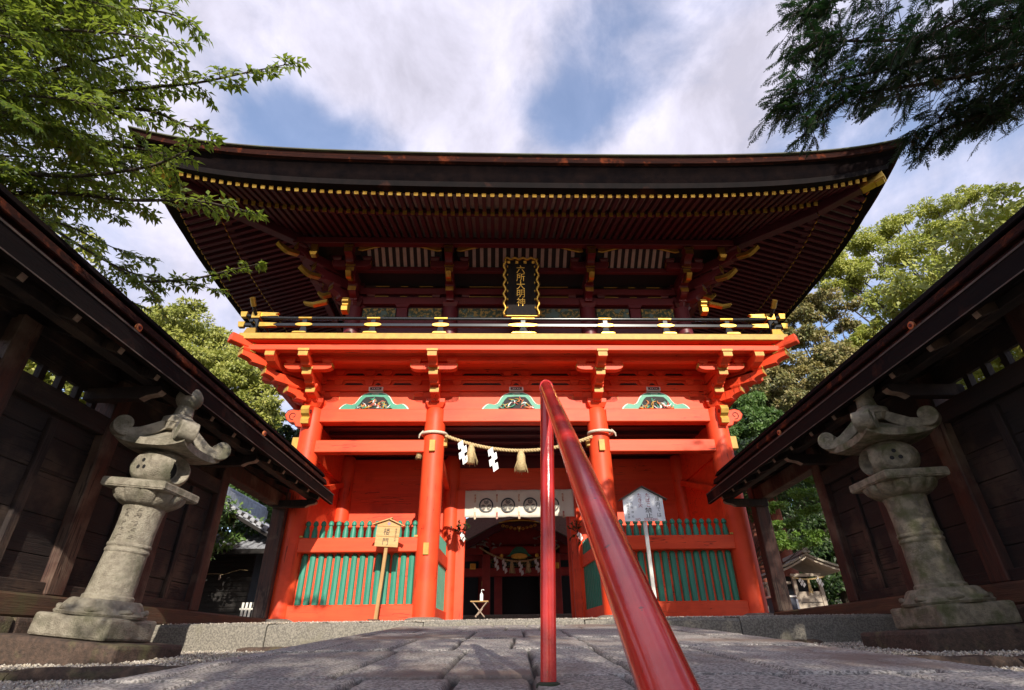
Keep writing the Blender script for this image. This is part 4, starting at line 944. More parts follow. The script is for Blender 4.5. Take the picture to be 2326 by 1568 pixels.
def sign_right():
    root=empty('no_smoking_sign',(2.16,9.2,.0),0,'white house shaped no smoking sign on a white post before the right green fence','sign')
    B=lambda m,n,mt,bv=.003,p=None,**k: m.build(n,mt,p or root,bevel=bv,**k)
    m=MB(); m.box(-.028,.028,-.022,.022,-.02,1.40); B(m,'post',WHT)
    w=.335
    m=MB(); m.prism([(-w,1.40),(w,1.40),(w,1.765),(0,1.955),(-w,1.765)],'y',-.05,-.024); bd=B(m,'board',ENAM)
    m=MB()
    for s in (-1,1): m.beam((0,-.05,1.965),(s*.40,-.05,1.965-.40*.567),.11,.012)
    B(m,'roof_edge',mat('dark_bronze_edge',(.05,.045,.03),rough=.5),.002)
    t=MB(); k=[]
    k+=[(c,.245,1.755-.086*i-.0,.082,.95) for i,c in enumerate('境内では')]; k+=[('禁',.075,1.575,.088,1.45),('止',.075,1.492,.085,1.45)]
    text(t,k,-.0525); B(t,'black_lettering',SBLK,0,bd)
    t=MB(); k=[(c,-.195,1.69-.072*i,.045,1) for i,c in enumerate('六所神社')]+[(c,-.262,1.695-.046*i,.043,.95) for i,c in enumerate('岡崎消防本部')]
    text(t,k,-.0525); B(t,'small_lettering',mat('grey_lettering',(.16,.16,.17)),0,bd)
    t=MB(); k=[(c,.085,1.82-.082*i,.082,1) for i,c in enumerate('たばこ')]+[(c,-.05,1.82-.082*i,.082,1) for i,c in enumerate('たき火')]
    k+=[('NO',-.115,1.428,.055,.95),('SMOKING',.10,1.428,.055,.95)]
    text(t,k,-.0525); B(t,'red_lettering',SREDT,0,bd)
sign_right()
# ------------------------------------------------------------------ straw rope with paper streamers
def streamer(m,x,y,z,h,w,r):
    """zigzag folded paper"""
    n=4; hh=h/n
    for k in range(n):
        dx=(w*.45)*(k%2*2-1)*.6+.012*k; yy=y-.004*k
        m.add([(x+dx-w*.45,yy,z-k*hh*.86-.03),(x+dx+w*.45,yy-.012,z-k*hh*.86+.03),(x+dx+w*.45+.02,yy-.012,z-k*hh*.86-hh+.02),(x+dx-w*.45+.02,yy+.004,z-k*hh*.86-hh-.04)],[(0,1,2,3)])
        m.add([(x+dx-w*.45,yy+.001,z-k*hh*.86-.03),(x+dx+w*.45,yy-.011,z-k*hh*.86+.03),(x+dx+w*.45+.02,yy-.011,z-k*hh*.86-hh+.02),(x+dx-w*.45+.02,yy+.005,z-k*hh*.86-hh-.04)],[(3,2,1,0)])
def tassel(m,x,y,z,h,w,r):
    m.tube([(x,y,z+.02),(x,y,z-.02),(x,y,z-h*.25),(x,y,z-h)],[.018,w*.28,w*.42,w*.5],10)
    for k in range(26):
        a=r.uniform(0,6.28); e=w*r.uniform(.45,.85); m.tube([(x+.02*math.cos(a),y+.02*math.sin(a),z-.01),(x+e*.6*math.cos(a),y+e*.6*math.sin(a),z-h*.5),(x+e*math.cos(a),y+e*math.sin(a),z-h*r.uniform(.85,1.12))],.004,4)
def twisted(m,pts,r0,turns,strands=2):
    n=len(pts)*6; P_=[Vector(p) for p in pts]
    def at(t):
        f=t*(len(P_)-1); i=min(int(f),len(P_)-2); return P_[i].lerp(P_[i+1],f-i)
    for k in range(strands):
        q=[]
        for i in range(n+1):
            t=i/n; c=at(t); d=(at(min(1,t+.01))-at(max(0,t-.01))).normalized(); a=Vector((0,1,0)); a=(a-d*a.dot(d)).normalized(); b=d.cross(a); an=t*turns*2*math.pi+k*2*math.pi/strands
            q.append(c+(a*math.cos(an)+b*math.sin(an))*r0*.5)
        m.tube(q,r0*.62,8)
def main_rope():
    rr=random.Random(3)
    a=atY(1012,990,9.88); b=atY(1345,992,9.96)
    root=empty('sacred_straw_rope',tuple((a+b)/2),0,'thick twisted straw rope hung between the two middle columns of the gate','rope')
    inv=Matrix.Translation(-Vector(root.location))
    pts=[]
    for k in range(25):
        t=k/24; p=a+(b-a)*t; pts.append((p[0],p[1],p[2]-.29*(1-(2*t-1)**2)))
    m=MB(); m.T=inv; twisted(m,pts,.034,26); m.build('rope',ROPE,root,smooth=True)
    for (u,v,sg,cc) in ((992,990,-1,-1.55),(1368,989,1,1.72)):
        c=Vector((cc,10.1-(.05 if sg<0 else -.0),3.27)); m=MB(); m.T=inv; q=[]
        for k in range(31):
            an=k/30*2*math.pi; q.append(c+Vector((.235*math.cos(an),.235*math.sin(an),.02*math.sin(an))))
        m.tube(q,.030,10,cap=False)
        for k in range(4): m.tube([c+Vector((sg*.20+.02*k*sg,-.14,.03-.02*k)),c+Vector((sg*.27,-.16,-.06-.02*k))],.014,6)
        m.build('column_binding',ROPEW,root,smooth=True)
    def hang(u): t=(u-1012)/(1345-1012.); p=a+(b-a)*t; return p[0],p[1]-.02,p[2]-.29*(1-(2*t-1)**2)
    for u,kind,h,w in ((1050,'s',.46,.105),(1071,'t',.36,.17),(1117,'s',.46,.105),(1182,'t',.38,.19)):
        x,y,z=hang(u); m=MB(); m.T=inv
        if kind=='s': streamer(m,x,y-.03,z-.02,h,w,rr); m.build('paper_streamer',PAPER,root)
        else: tassel(m,x,y,z-.02,h,w,rr); m.build('straw_tassel',ROPE,root,smooth=True)
    x,y,z=-1.82,10.0,3.0; m=MB(); m.T=inv; tassel(m,x,y,z-.02,.20,.08,rr); m.build('straw_tassel',ROPE,root,smooth=True)
main_rope()
# ------------------------------------------------------------------ curtain in the doorway
def curtain():
    tl,tr=atY(1057,1115,12.44),atY(1301,1115,12.47); z1=tl[2]; z0=atY(1060,1175,12.44)[2]; x0,x1=tl[0],tr[0]; y=12.44
    root=empty('door_curtain',((x0+x1)/2,y,z1),0,'white cotton door curtain with a row of round black leaf crests','curtain')
    inv=Matrix.Translation(-Vector(root.location)); w=x1-x0
    fy=lambda x,z: y+.02*math.sin((x-x0)*9)*(z1-z)+.008*math.sin((x-x0)*23)
    m=MB(); m.T=inv; nx,nz=70,10; V=[];Fc=[]
    for j in range(nz+1):
        for i in range(nx+1):
            x=x0+w*i/nx; z=z0+(z1-z0)*j/nz-(.02*abs(math.sin((x-x0)*3.1)) if j==0 else 0); V.append((x,fy(x,z),z))
    for j in range(nz):
        for i in range(nx): a=j*(nx+1)+i; Fc.append((a,a+1,a+nx+2,a+nx+1))
    m.add(V,Fc); o=m.build('cloth',CLOTH,root,smooth=True); sm=o.modifiers.new('thick','SOLIDIFY'); sm.thickness=.006; sm.offset=1
    bands=[.095,.295,.497,.70,.90]
    for b in bands:
        x=x0+w*b; m=MB(); m.T=inv
        for (za,zb_) in ((z1-.01,z0-.05),): m.box(x-.022,x+.022,y-.035,y-.029,zb_,za)
        t=m.build('tape',CLOTH,root)
        m=MB(); m.T=inv
        for (za,zb_) in ((z1-.10,z1-.28),(z0+.10,z0-.06)): m.box(x-.019,x+.019,y-.040,y-.0355,zb_,za)
        m.build('braid_pattern',BRAID,t)
    for b in (.1965,.396,.60,.80):
        x=x0+w*b; z=z0+(z1-z0)*.42; r=.163; yy=y-.034
        def disc(m,cx,cz,rr,dy,sx=1,n=28): m.add([(cx+rr*sx*math.cos(t),yy-dy,cz+rr*math.sin(t)) for t in np.linspace(0,2*math.pi,n,endpoint=False)],[tuple(range(n))])
        m=MB(); m.T=inv; n=36
        V=[(x+q*math.cos(t),yy,z+q*math.sin(t)) for q in (r,r*.80) for t in np.linspace(0,2*math.pi,n,endpoint=False)]; m.add(V,[(i,(i+1)%n,n+(i+1)%n,n+i) for i in range(n)])
        # three heart shaped leaves whose tips meet in the middle
        lv=MB(); lv.T=inv
        for k in range(3):
            a=math.pi/2+k*2*math.pi/3+math.pi
            if True: a=-math.pi/2+k*2*math.pi/3+math.pi/1.0
            def pt(u,v): return (x+u*math.cos(a)-v*math.sin(a),z+u*math.sin(a)+v*math.cos(a))
            hp=[(.008,0)]+[(.03,.028),(.05,.052),(.078,.060),(.103,.050),(.112,.028),(.098,.006)]; hp+=[(p,-q) for p,q in reversed(hp[1:])]
            P2=[pt(*q) for q in hp]; m.add([(p,yy-.001,q) for p,q in P2],[tuple(range(len(P2)))])
            lv.tube([(p,yy-.003,q) for p,q in P2+P2[:1]],.0028,4,cap=False)
            for sg in (-1,1):
                c=pt(.078,sg*.030); lv.tube([(c[0]+.014*math.cos(t),yy-.003,c[1]+.014*math.sin(t)) for t in np.linspace(0,6.28,11)],.0025,4,cap=False)
                c=pt(.078,sg*.030); lv.tube([(*[c[0]],yy-.003,c[1]),(pt(.02,sg*.004)[0],yy-.003,pt(.02,sg*.004)[1])],.0022,4)
            p,q=pt(.098,0),pt(.012,0); lv.tube([(p[0],yy-.003,p[1]),(q[0],yy-.003,q[1])],.002,4)
        cr=m.build('crest',SBLK,root); lv.build('leaf_outline',CLOTH,cr)
curtain()
# ------------------------------------------------------------------ evergreen sprigs on the door jambs
def leaf_quads(P_,D,N_,ln,wd,fold=.25):
    """P base, D direction, N normal (n,3); returns verts, faces: two folded halves per leaf (4 tris as 2 quads)"""
    D=D/np.linalg.norm(D,axis=1,keepdims=True); Sd=np.cross(D,N_); Sd/=np.linalg.norm(Sd,axis=1,keepdims=True)+1e-9; U=np.cross(Sd,D)
    ln=np.asarray(ln).reshape(-1,1); wd=np.asarray(wd).reshape(-1,1)
    b=P_; t=P_+D*ln-U*ln*.12; m1=P_+D*ln*.42+Sd*wd*.5+U*wd*fold; m2=P_+D*ln*.42-Sd*wd*.5+U*wd*fold; c=P_+D*ln*.5
    V=np.stack([b,m1,t,m2],1).reshape(-1,3); n=len(P_); i=np.arange(n)[:,None]*4
    F_=np.concatenate([i+np.array([[0,1,2,3]])],0)
    return V,F_
def sprig(u,v,y,label,seed):
    c=atY(u,v,y); root=empty('evergreen_sprig',tuple(c),0,label,'sprig','evergreen sprigs on the door jambs'); g=np.random.default_rng(seed); r=random.Random(seed)
    m=MB(); Pl=[];Dl=[]
    for k in range(7):
        a=r.uniform(.3,2.8) if k<5 else r.uniform(3.6,5.8); L_=r.uniform(.14,.26); d=Vector((math.cos(a)*.8,r.uniform(-.7,-.1),math.sin(a)))
        pts=[d*L_*t for t in (0,.5,1)]; m.tube(pts,.005,5)
        for q in range(9): t=r.uniform(.25,1.05); Pl.append(tuple(d*L_*t)); Dl.append((d.x+r.uniform(-.9,.9),d.y+r.uniform(-.9,.9),d.z+r.uniform(-.9,.9)))
    m.build('twigs',BARK,root); Pl=np.array(Pl);Dl=np.array(Dl); V,F_=leaf_quads(Pl,Dl,g.normal(0,1,Pl.shape),g.uniform(.06,.09,len(Pl)),g.uniform(.03,.045,len(Pl))); arrays('leaves',V,F_,LF_D,root)
    m=MB(); streamer(m,.01,-.06,-.02,.15,.05,r); m.build('paper_strip',PAPER,root)
sprig(1048,1212,12.34,'dark evergreen sprig with white paper tied to the left door jamb',5)
sprig(1312,1210,12.42,'dark evergreen sprig with white paper tied to the right door jamb',6)
# ------------------------------------------------------------------ folding table with pump bottle
def table():
    c=atY(1090,1402,13.3); root=empty('folding_table',tuple(c),0,'small folding table with crossed pale legs in the gate passage','table'); 
    z=atY(1090,1366,13.3)[2]-c[2]
    m=MB(); m.box(-.21,.19,-.16,.16,z-.02,z); m.build('table_top',SIGNW,root,bevel=.004)
    for yy in (-.13,.13):
        for s in (-1,1):
            m=MB(); m.beam((s*.16,yy,z-.02),(-s*.10,yy,.0),.02,.025,up=(0,1,0)); m.build('leg',TIP,root,bevel=.002)
    b=empty('pump_bottle',(c[0]+.03,c[1],c[2]+z),0,'white hand sanitiser pump bottle standing on the folding table','bottle')
    m=MB(); m.lathe([(.035,.001),(.038,.02),(.038,.13),(.03,.155),(.014,.165),(.014,.18)],(0,0),18); m.build('body',ENAM,b,smooth='auto')
    m=MB(); m.tube([(0,0,.18),(0,0,.235)],.007,8); m.tube([(0,0,.235),(.045,0,.235),(.055,0,.22)],.008,8); m.build('pump',ENAM,b,smooth=True)
table()
# inner floor of the passage and court behind
m=MB(); m.box(-1.3,1.5,12.78,12.95,0,.085); m.box(-3,3.2,14.6,17.4,-.03,.0); tag(m.build('passage_floor',KERB,bevel=.01),kind='structure')
m=MB(); m.box(-3.4,3.6,12.96,14.6,0,.10); tag(m.build('court_step',KERB,bevel=.01),kind='structure')
# ------------------------------------------------------------------ worship hall seen through the gate
def hall():
    Y=18.; X0=atY(1180,1300,Y)[0]; root=empty('worship_hall',(X0,Y,0),0,'dark red worship hall with curved grey gable roof seen through the gate','hall')
    def zz(v,y=Y): return atY(1180,v,y)[2]
    def xx(u,v=1280,y=Y): return atY(u,v,y)[0]-X0
    B=lambda m,n,mt,bv=.01,p=None,**k: m.build(n,mt,p or root,bevel=bv,**k)
    m=MB(); m.box(-3.2,3.2,-.8,7,-.0,.42); B(m,'floor_base',KERB)
    m=MB()
    for k in range(4): m.box(-1.6,1.6,-.8-.28*(4-k),-.8-.28*(3-k),0,.10*(k+1))
    B(m,'steps',KERB,.01)
    zt=3.2
    for x in (xx(1105),xx(1264)): m=MB(); m.box(x-.12,x+.12,-.12,.12,.42,zt-.35); B(m,'pillar',HRED)
    for x in (xx(1128),xx(1238)): m=MB(); m.box(x-.13,x+.13,1.6,1.85,.42,zt-.5); B(m,'inner_pillar',HRED)
    z=zz(1300); m=MB(); m.box(-2.3,2.3,-.09,.09,z-.12,z+.12); B(m,'tie_beam',HRED)
    z=zz(1252); m=MB(); m.box(-2.3,2.3,-.12,.12,z-.10,z+.12); B(m,'rainbow_beam',HRED)
    z=zz(1283); m=MB(); m.box(-2.6,2.6,1.9,1.98,.42,3.4); B(m,'back_wall',HRED,0)
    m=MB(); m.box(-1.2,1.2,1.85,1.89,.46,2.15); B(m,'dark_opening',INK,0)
    m=MB(); m.box(-1.15,1.2,1.80,1.845,2.0,2.28); B(m,'inner_valance',FRIEZ,0)
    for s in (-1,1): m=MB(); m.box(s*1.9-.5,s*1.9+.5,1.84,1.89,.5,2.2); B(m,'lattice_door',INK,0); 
    for s in (-1,1):
        m=MB()
        for k in range(4): m.box(s*1.22-.05,s*1.22+.05,1.79,1.84,.55+k*.42,.72+k*.42)
        B(m,'gilt_fittings',GOLD,.004)
    # curved gable: thick grey thatch over a dark bargeboard
    def curve(off,n=30,h=0.):
        pts=[]
        for k in range(n+1):
            t=-1+2*k/n; a=abs(t); x=t*2.4
            z=3.0-.85*(3*a*a-2*a**3)+.12*max(0,a-.85)/.15+h-off
            pts.append((x,z))
        return pts
    c1,c2=curve(-.62),curve(0); m=MB(); m.sweep([[(a[0],-1.3,a[1]),(a[0],4,a[1]+.6),(b[0],4,b[1]+.6),(b[0],-1.3,b[1])] for a,b in zip(c1,c2)]); B(m,'curved_roof',THATG,0,smooth='auto')
    c1,c2=curve(.004),curve(.2); m=MB(); m.sweep([[(a[0]*.97,-1.22,a[1]),(a[0]*.97,-1.05,a[1]),(b[0]*.97,-1.05,b[1]),(b[0]*.97,-1.22,b[1])] for a,b in zip(c1,c2)]); B(m,'bargeboard',MAR,0,smooth='auto')
    m=MB(); m.box(-2.6,2.6,.3,.4,2.5,3.1); B(m,'gable_board',HRED,0)
    # gilded pendant, carvings
    zc=zz(1200,Y-1.3); m=MB()
    m.tube([(-.62,-1.28,zc+.16),(-.3,-1.3,zc+.22),(0,-1.3,zc+.24),(.3,-1.3,zc+.22),(.62,-1.28,zc+.16)],[.02,.035,.045,.035,.02],8)
    for s in (-1,1):
        for k in range(4):
            c=(s*(.12+.12*k),zc-.02-.0*k+.03*k); m.tube([(c[0]+.05*math.cos(t)*(1-t/12),-1.3,c[1]+.05*math.sin(t)*(1-t/12)) for t in np.linspace(0,8,16)],.014,5)
    m.tube([(0,-1.3,zc+.06),(0,-1.3,zc-.10)],[.07,.02],6); B(m,'gilt_pendant',GOLDU,0,smooth=True)
    m=MB()
    for x in (xx(1106,1208),):
        for k in range(6): a=k*math.pi/3; m.tube([(x,-1.24,zz(1208)-.02),(x+.09*math.cos(a),-1.26,zz(1208)-.02+.09*math.sin(a))],[.02,.035],6)
    B(m,'gilt_flower',GOLD,0,smooth=True)
    z=zz(1262); m=MB(); m.prism([(-.42,z-.05),(-.3,z+.02),(-.2,z+.16),(-.1,z+.24),(.1,z+.24),(.2,z+.16),(.3,z+.02),(.42,z-.05)],'y',-.16,-.12); B(m,'carved_strut',GRN2,.01); 
    z=zz(1266,Y); m=MB(); m.prism([(.26*math.cos(t),z+.09*math.sin(t)) for t in np.linspace(0,6.28,24,endpoint=False)][::-1],'y',-.22,-.165); B(m,'gilt_boss',GOLD,.01)
    for s in (-1,1): m=MB(); m.tube([(s*.55,-.2,z+.02),(s*.55,-.15,z+.02)],.06,14); B(m,'gilt_boss',GOLD,.004)
    for u in (1075,1262): 
        m=MB(); x=xx(u); zq=zz(1287); m.box(x-.09,x+.09,-.14,-.12,zq-.09,zq+.09); B(m,'gilt_square',GOLD,.01)
    r=random.Random(9)
    for s in (-1,1):
        m=MB()
        for k in range(16): x=s*(.5+r.random()*1.0); z=zz(1238)+r.uniform(-.1,.25); m.tube([(x,-.2,z),(x+r.uniform(-.1,.1),-.22,z+r.uniform(-.06,.06)),(x+r.uniform(-.16,.16),-.2,z+r.uniform(-.08,.08))],[.01,.035,.01],5)
        B(m,'carving',PLST,0,smooth=True)
    # its own rope
    a=Vector((xx(1092,1243),-.55,zz(1243,Y-.5))); b=Vector((xx(1268,1243),-.55,zz(1243,Y-.5)))
    rp=empty('hall_rope',tuple(Vector(root.location)+(a+b)/2),0,'thin straw rope with white paper streamers hung across the worship hall front','rope')
    o=(a+b)/2; pts=[]; 
    def sag(t): return a.lerp(b,t)-o-Vector((0,0,.42*(1-(2*t-1)**2)))
    m=MB(); twisted(m,[tuple(sag(k/12)) for k in range(13)],.03,18); m.build('rope',ROPE,rp,smooth=True)
    for k,t in enumerate((.30,.40,.50,.60,.70,.80,.2)):
        p=sag(t); m=MB()
        if k%2==0: streamer(m,p.x,p.y-.03,p.z-.02,.40,.08,r); m.build('paper_streamer',PAPER,rp)
        else: tassel(m,p.x,p.y,p.z-.02,.32,.13,r); m.build('straw_tassel',ROPE,rp,smooth=True)
hall()
# ------------------------------------------------------------------ little shrine beyond the right wall
def little_shrine():
    y=14.; b=atY(1850,1390,y); root=empty('wayside_shrine',tuple(b),R(-8),'little unpainted wooden shrine with a gabled shingle roof, seen through the right wall opening','shrine'); root.scale=(.86,.86,.86)
    B=lambda m,n,mt,bv=.006,p=None,**k: m.build(n,mt,p or root,bevel=bv,**k)
    PW=mat('pale_bare_timber',(.42,.35,.28),(.33,.27,.21),scale=6,rough=.7); SH=mat('pale_shingles',(.40,.36,.29),(.28,.25,.20),scale=30,rough=.85,bump=.5,bscale=30)
    h=1.08
    for s in (-1,1):
        for yy in (0,.9): m=MB(); m.box(s*.33-.05,s*.33+.05,yy-.05,yy+.05,-.3,h-.18); B(m,'post',PW)
    m=MB(); m.box(-.28,.28,-.03,.0,0,.50); B(m,'front_panel',PW); m=MB(); m.box(-.28,.28,-.035,-.031,.22,.235); B(m,'panel_joint',INK,0)
    m=MB(); m.box(-.36,.36,.85,.9,-.3,h-.1); m.box(-.36,-.33,.05,.85,-.3,.6); m.box(.33,.36,.05,.85,-.3,.6); B(m,'back_wall',INK,0)
    m=MB(); m.box(-.40,.40,-.05,.05,h-.2,h-.12); B(m,'lintel',PW)
    for k,(dz,ex,mt) in enumerate(((0,.0,PW),(.07,.06,SH))):
        m=MB(); n=8; rings=[]
        for q in range(-n,n+1):
            t=q/n; x=t*(.80+ex); z=h+.30+dz-.40*abs(t)**.85+.03*abs(t)**3; rings.append([(x,-.45-ex,z),(x,1.3,z),(x,1.3,z-.055),(x,-.45-ex,z-.055)])
        m.sweep(rings); B(m,'roof' if k else 'bargeboard',mt,0)
    m=MB(); m.box(-.10,.10,-.42,1.3,h+.34,h+.44); m.frus(0,-.44,h+.36,h+.50,.12,.07); B(m,'ridge',SH)
    m=MB(); m.box(-1.15,-.45,-.1,.9,.70,.76); m.box(-1.1,-1.0,-.05,.05,-.2,.7); B(m,'side_lean_to',PW)
    r=random.Random(2); rp=empty('shrine_rope',tuple(b+np.array([0,-.12,(h-.2)*.86])),R(-8),'tiny straw rope with paper drops on the wayside shrine','rope')
    m=MB(); twisted(m,[(-.36+.09*k,-.0,-.02-.05*math.sin(k/8*math.pi)) for k in range(9)],.018,10); m.build('rope',ROPE,rp,smooth=True)
    for k,x in enumerate((-.2,-.02,.2)):
        m=MB(); (streamer(m,x,-.02,-.06,.17,.06,r) if k!=1 else tassel(m,x,0,-.06,.3,.06,r)); m.build('paper_drop' if k!=1 else 'straw_tassel',PAPER if k!=1 else ROPE,rp)
    c=atY(1785,1388,13.2); t=empty('dark_chest',tuple(c),0,'dark blue lidded chest beside the wayside shrine','chest'); m=MB(); m.box(-.28,.22,-.15,.2,-.2,.26); m.build('body',mat('navy_chest',(.02,.025,.05)),t,bevel=.01); m=MB(); m.box(-.30,.24,-.17,.22,.26,.30); m.build('lid',WHT,t,bevel=.006)
    c=atY(1808,1388,13.6); t=empty('notice_board',tuple(c),0,'small pale notice board between dark chest and wayside shrine','sign'); m=MB(); m.box(-.1,.1,-.02,.0,-.1,.24); m.build('board',ENAM,t,bevel=.004)
little_shrine()
# ------------------------------------------------------------------ tile roofed outbuilding beyond the left wall
def outbuilding():
    y=15.; b=atY(520,1395,y); root=empty('tiled_outbuilding',tuple(b),R(0),'dark timber outbuilding with a grey tiled roof, seen through the left wall opening','building')
    B=lambda m,n,mt,bv=.01,p=None,**k: m.build(n,mt,p or root,bevel=bv,**k)
    def L_(u,v,yy=y): p=atY(u,v,yy)-b; return p
    x1=L_(585,1400)[0]-.15; x0=x1-5.
    DW=mat('outbuilding_timber',(.014,.010,.009),(.010,.008,.007),scale=3,rough=.8,bump=.3)
    m=MB(); m.box(x0,x1-.2,0,3,-.3,1.75); B(m,'timber_wall',DW)
    m=MB()
    for k in range(14): m.box(x0,x1-.21,-.03,-.001,-.2+k*.12,-.13+k*.12)
    B(m,'clapboards',DW,0)
    # curved tiled gable roof facing the viewer: rows of tiles
    n=14
    def prof(t): return x1+.9-2.6*t, 1.42+1.45*t**.8-.25*t*(1-t)
    m=MB()
    for j in range(13):
        yy=-.9+.30*j
        for k in range(n):
            xa,za=prof(k/n); xb,zb=prof((k+1)/n)
            m.beam((xa,yy,za+.02),(xb,yy,zb+.02),.24,.035); m.tube([(xa-.01,yy+.15,za+.045),(xb-.01,yy+.15,zb+.05)],[.055,.042],6)
    B(m,'roof_tiles',TILE,0)
    m=MB(); xr,zr=prof(1.); m.box(xr-.15,xr+.15,-1,3.2,zr-.05,zr+.35); 
    for q in range(1): m.tube([(xr,-1.05,zr+.4),(xr,3.2,zr+.4)],.1,8)
    B(m,'ridge_tiles',TILE,.02)
    m=MB(); m.beam((xr,-.95,zr+.02),(x1+1.1,-.95,1.42),.12,.2); B(m,'verge_board',DW)
    m=MB(); 
    for k in range(n): 
        xa,za=prof(k/n); m.tube([(xa,-1.02,za+.08),(xa,-.8,za+.08)],.07,8)
    B(m,'verge_tiles',TILE,0)
    # lower pent roof towards the viewer's left
    m=MB()
    for j in range(16):
        xx=x1+.55-.26*j
        for k in range(5): m.beam((xx,-.9+.3*k,1.42+.13*k),(xx,-.62+.3*k,1.54+.13*k),.22,.03); m.tube([(xx+.13,-.92+.3*k,1.45+.13*k),(xx+.13,-.62+.3*k,1.57+.13*k)],.045,6)
    B(m,'pent_roof_tiles',TILE,0)
    m=MB(); m.box(x0,x1+.7,-.95,-.85,1.28,1.40); B(m,'pent_eave',DW)
    r=random.Random(4); rp=empty('outbuilding_rope',tuple(b+np.array([x1-1.4,-.3,1.0])),0,'thin sagging cord with small paper tags across the dark outbuilding','rope')
    m=MB(); m.tube([(-1.2+.2*k,0,-.12*math.sin(k/12*math.pi)+.03*math.sin(k*1.9)) for k in range(13)],.006,5); m.build('cord',ROPE,rp)
    for x in (-.5,.1,.5): m=MB(); m.add([(x,-.01,-.12),(x+.05,-.01,-.12),(x+.05,-.01,-.24),(x,-.01,-.24)],[(0,1,2,3)]); m.build('paper_tag',TIP,rp)
    c=atY(565,1392,14.2); f=empty('white_picket_fence',tuple(c),0,'short white picket fence beyond the left wall opening','fence')
    for k in range(9): m=MB(); m.box(-.20+k*.09,-.15+k*.09,0,.02,-.2,.22); m.build('picket',WHT,f)
    m=MB(); m.box(-.25,.65,.021,.04,.06,.10); m.build('rail',WHT,f)
outbuilding()
# ------------------------------------------------------------------ trees
def fold_leaves(Pc,D,Nn,ln,wd,g):
    """folded leaves: 5 vertices, 2 quads sharing the mid rib"""
    D=D/(np.linalg.norm(D,axis=1,keepdims=True)+1e-9); Sd=np.cross(D,Nn); Sd/=np.linalg.norm(Sd,axis=1,keepdims=True)+1e-9; U=np.cross(Sd,D)
    ln=ln[:,None]; wd=wd[:,None]; dr=g.uniform(.0,.25,(len(Pc),1))
    b=Pc; mid=Pc+D*ln*.5; t=Pc+D*ln-U*ln*dr
    a1=Pc+D*ln*.38+Sd*wd*.5+U*wd*.22; a2=Pc+D*ln*.38-Sd*wd*.5+U*wd*.22
    V=np.stack([b,a1,t,a2,mid],1).reshape(-1,3); n=len(Pc); i=np.arange(n)[:,None,None]*5
    F_=(i+np.array([[[0,4,1,1],[0,3,4,4],[4,2,1,1],[3,2,4,4]]])).reshape(-1,4)[:,:3]
    return V,F_
def far_tree(name,label,base,clumps,mt,n,leaf,seed,bark=None,trunk_r=.25,cat='tree',group=None,flat=.75,dens=1.,twigs=3):
    g=np.random.default_rng(seed); r=random.Random(seed)
    base=np.array(base,float); root=empty(name,tuple(base),0,label,cat,group)
    C=np.array([c[:3] for c in clumps]); Rr=np.array([c[3] for c in clumps]); w=Rr**2; w=w/w.sum()
    P_=[];D_=[];
    for c,rad,ww in zip(C,Rr,w):
        # each clump breaks into sub-tufts so that the outline is uneven and gaps stay open
        k=max(9,int(17*rad)); u=g.normal(0,1,(k,3)); u/=np.linalg.norm(u,axis=1,keepdims=True); u[:,2]=np.abs(u[:,2])*.9-.25
        sub=c+u*rad*g.uniform(.25,1.35,(k,1))*np.array([1,1,flat]); q=int(n*ww/k)+1
        for s in sub:
            o=g.normal(0,1,(q,3)); o/=np.linalg.norm(o,axis=1,keepdims=True); sr=rad*g.uniform(.20,.42)
            P_.append(s+o*sr*g.uniform(.25,1.0,(q,1))**.6*np.array([1,1,.55])); D_.append(o+g.normal(0,.5,(q,3))-np.array([0,0,.15]))
    P_=np.concatenate(P_)-base; D_=np.concatenate(D_); nn=len(P_)
    Nn=g.normal(0,.5,(nn,3))+np.array([.1,-.9,.7])
    V,F_=fold_leaves(P_,D_,Nn,g.uniform(.7,1.35,nn)*leaf,g.uniform(.45,.75,nn)*leaf,g)
    arrays('crown',V,F_,mt,root)
    m=MB(); cc=C.mean(0); top=Vector(cc-base); m.tube([(0,0,-.5),(top.x*.25+r.uniform(-.2,.2),top.y*.25,top.z*.35),(top.x*.7,top.y*.7,top.z*.75),tuple(top)],[trunk_r*1.15,trunk_r,trunk_r*.7,trunk_r*.35],9)
    for c,rad in zip(C,Rr):
        e=Vector(c-base); k=r.uniform(.3,.65); s=Vector((top.x*(k if k>.35 else .3)*1.,top.y*k,top.z*k)); mid=s.lerp(e,.55)+Vector((0,0,-.1*(e-s).length)); m.tube([tuple(s),tuple(mid),tuple(e)],[trunk_r*.32,trunk_r*.2,trunk_r*.07],6)
        for q in range(twigs):
            a=Vector((r.gauss(0,1),r.gauss(0,1),r.gauss(0,.6)+.2)).normalized()*float(rad)*1.0; st=mid.lerp(e,r.uniform(.2,1)); m.tube([tuple(st),tuple(st+a*.5+Vector((0,0,.1))),tuple(st+a)],[trunk_r*.09,trunk_r*.055,.008],4)
    m.build('trunk',bark or BARK,root,smooth=True)
    return root
def cl(lst): # (u,v,Y,r) -> world
    out=[]
    for u,v,y,r_ in lst: p=atY(u,v,y); out.append((p[0],p[1],p[2],r_))
    return out
def base_of(c,dy=0.): c=np.array([x[:3] for x in c]); m=c.mean(0); return (m[0],m[1]+dy,.0)
c=cl([(400,745,24,1.6),(345,760,25,1.5),(470,780,24,1.4),(430,830,23,1.7),(510,850,23,1.5),(350,850,25,1.8),(560,880,23,1.3),(590,930,22.5,1.1),(500,930,23,1.5),(430,930,24,1.6),(585,985,23,1.2),(620,950,23,.6),(420,705,24.5,.8),(535,810,24,.8),(300,800,25,1.6),(600,890,23,.7)])
far_tree('broadleaf_tree','tall rounded yellow green tree behind the left wall roof',base_of(c),c,LF_L,52000,.17,21,trunk_r=.4)
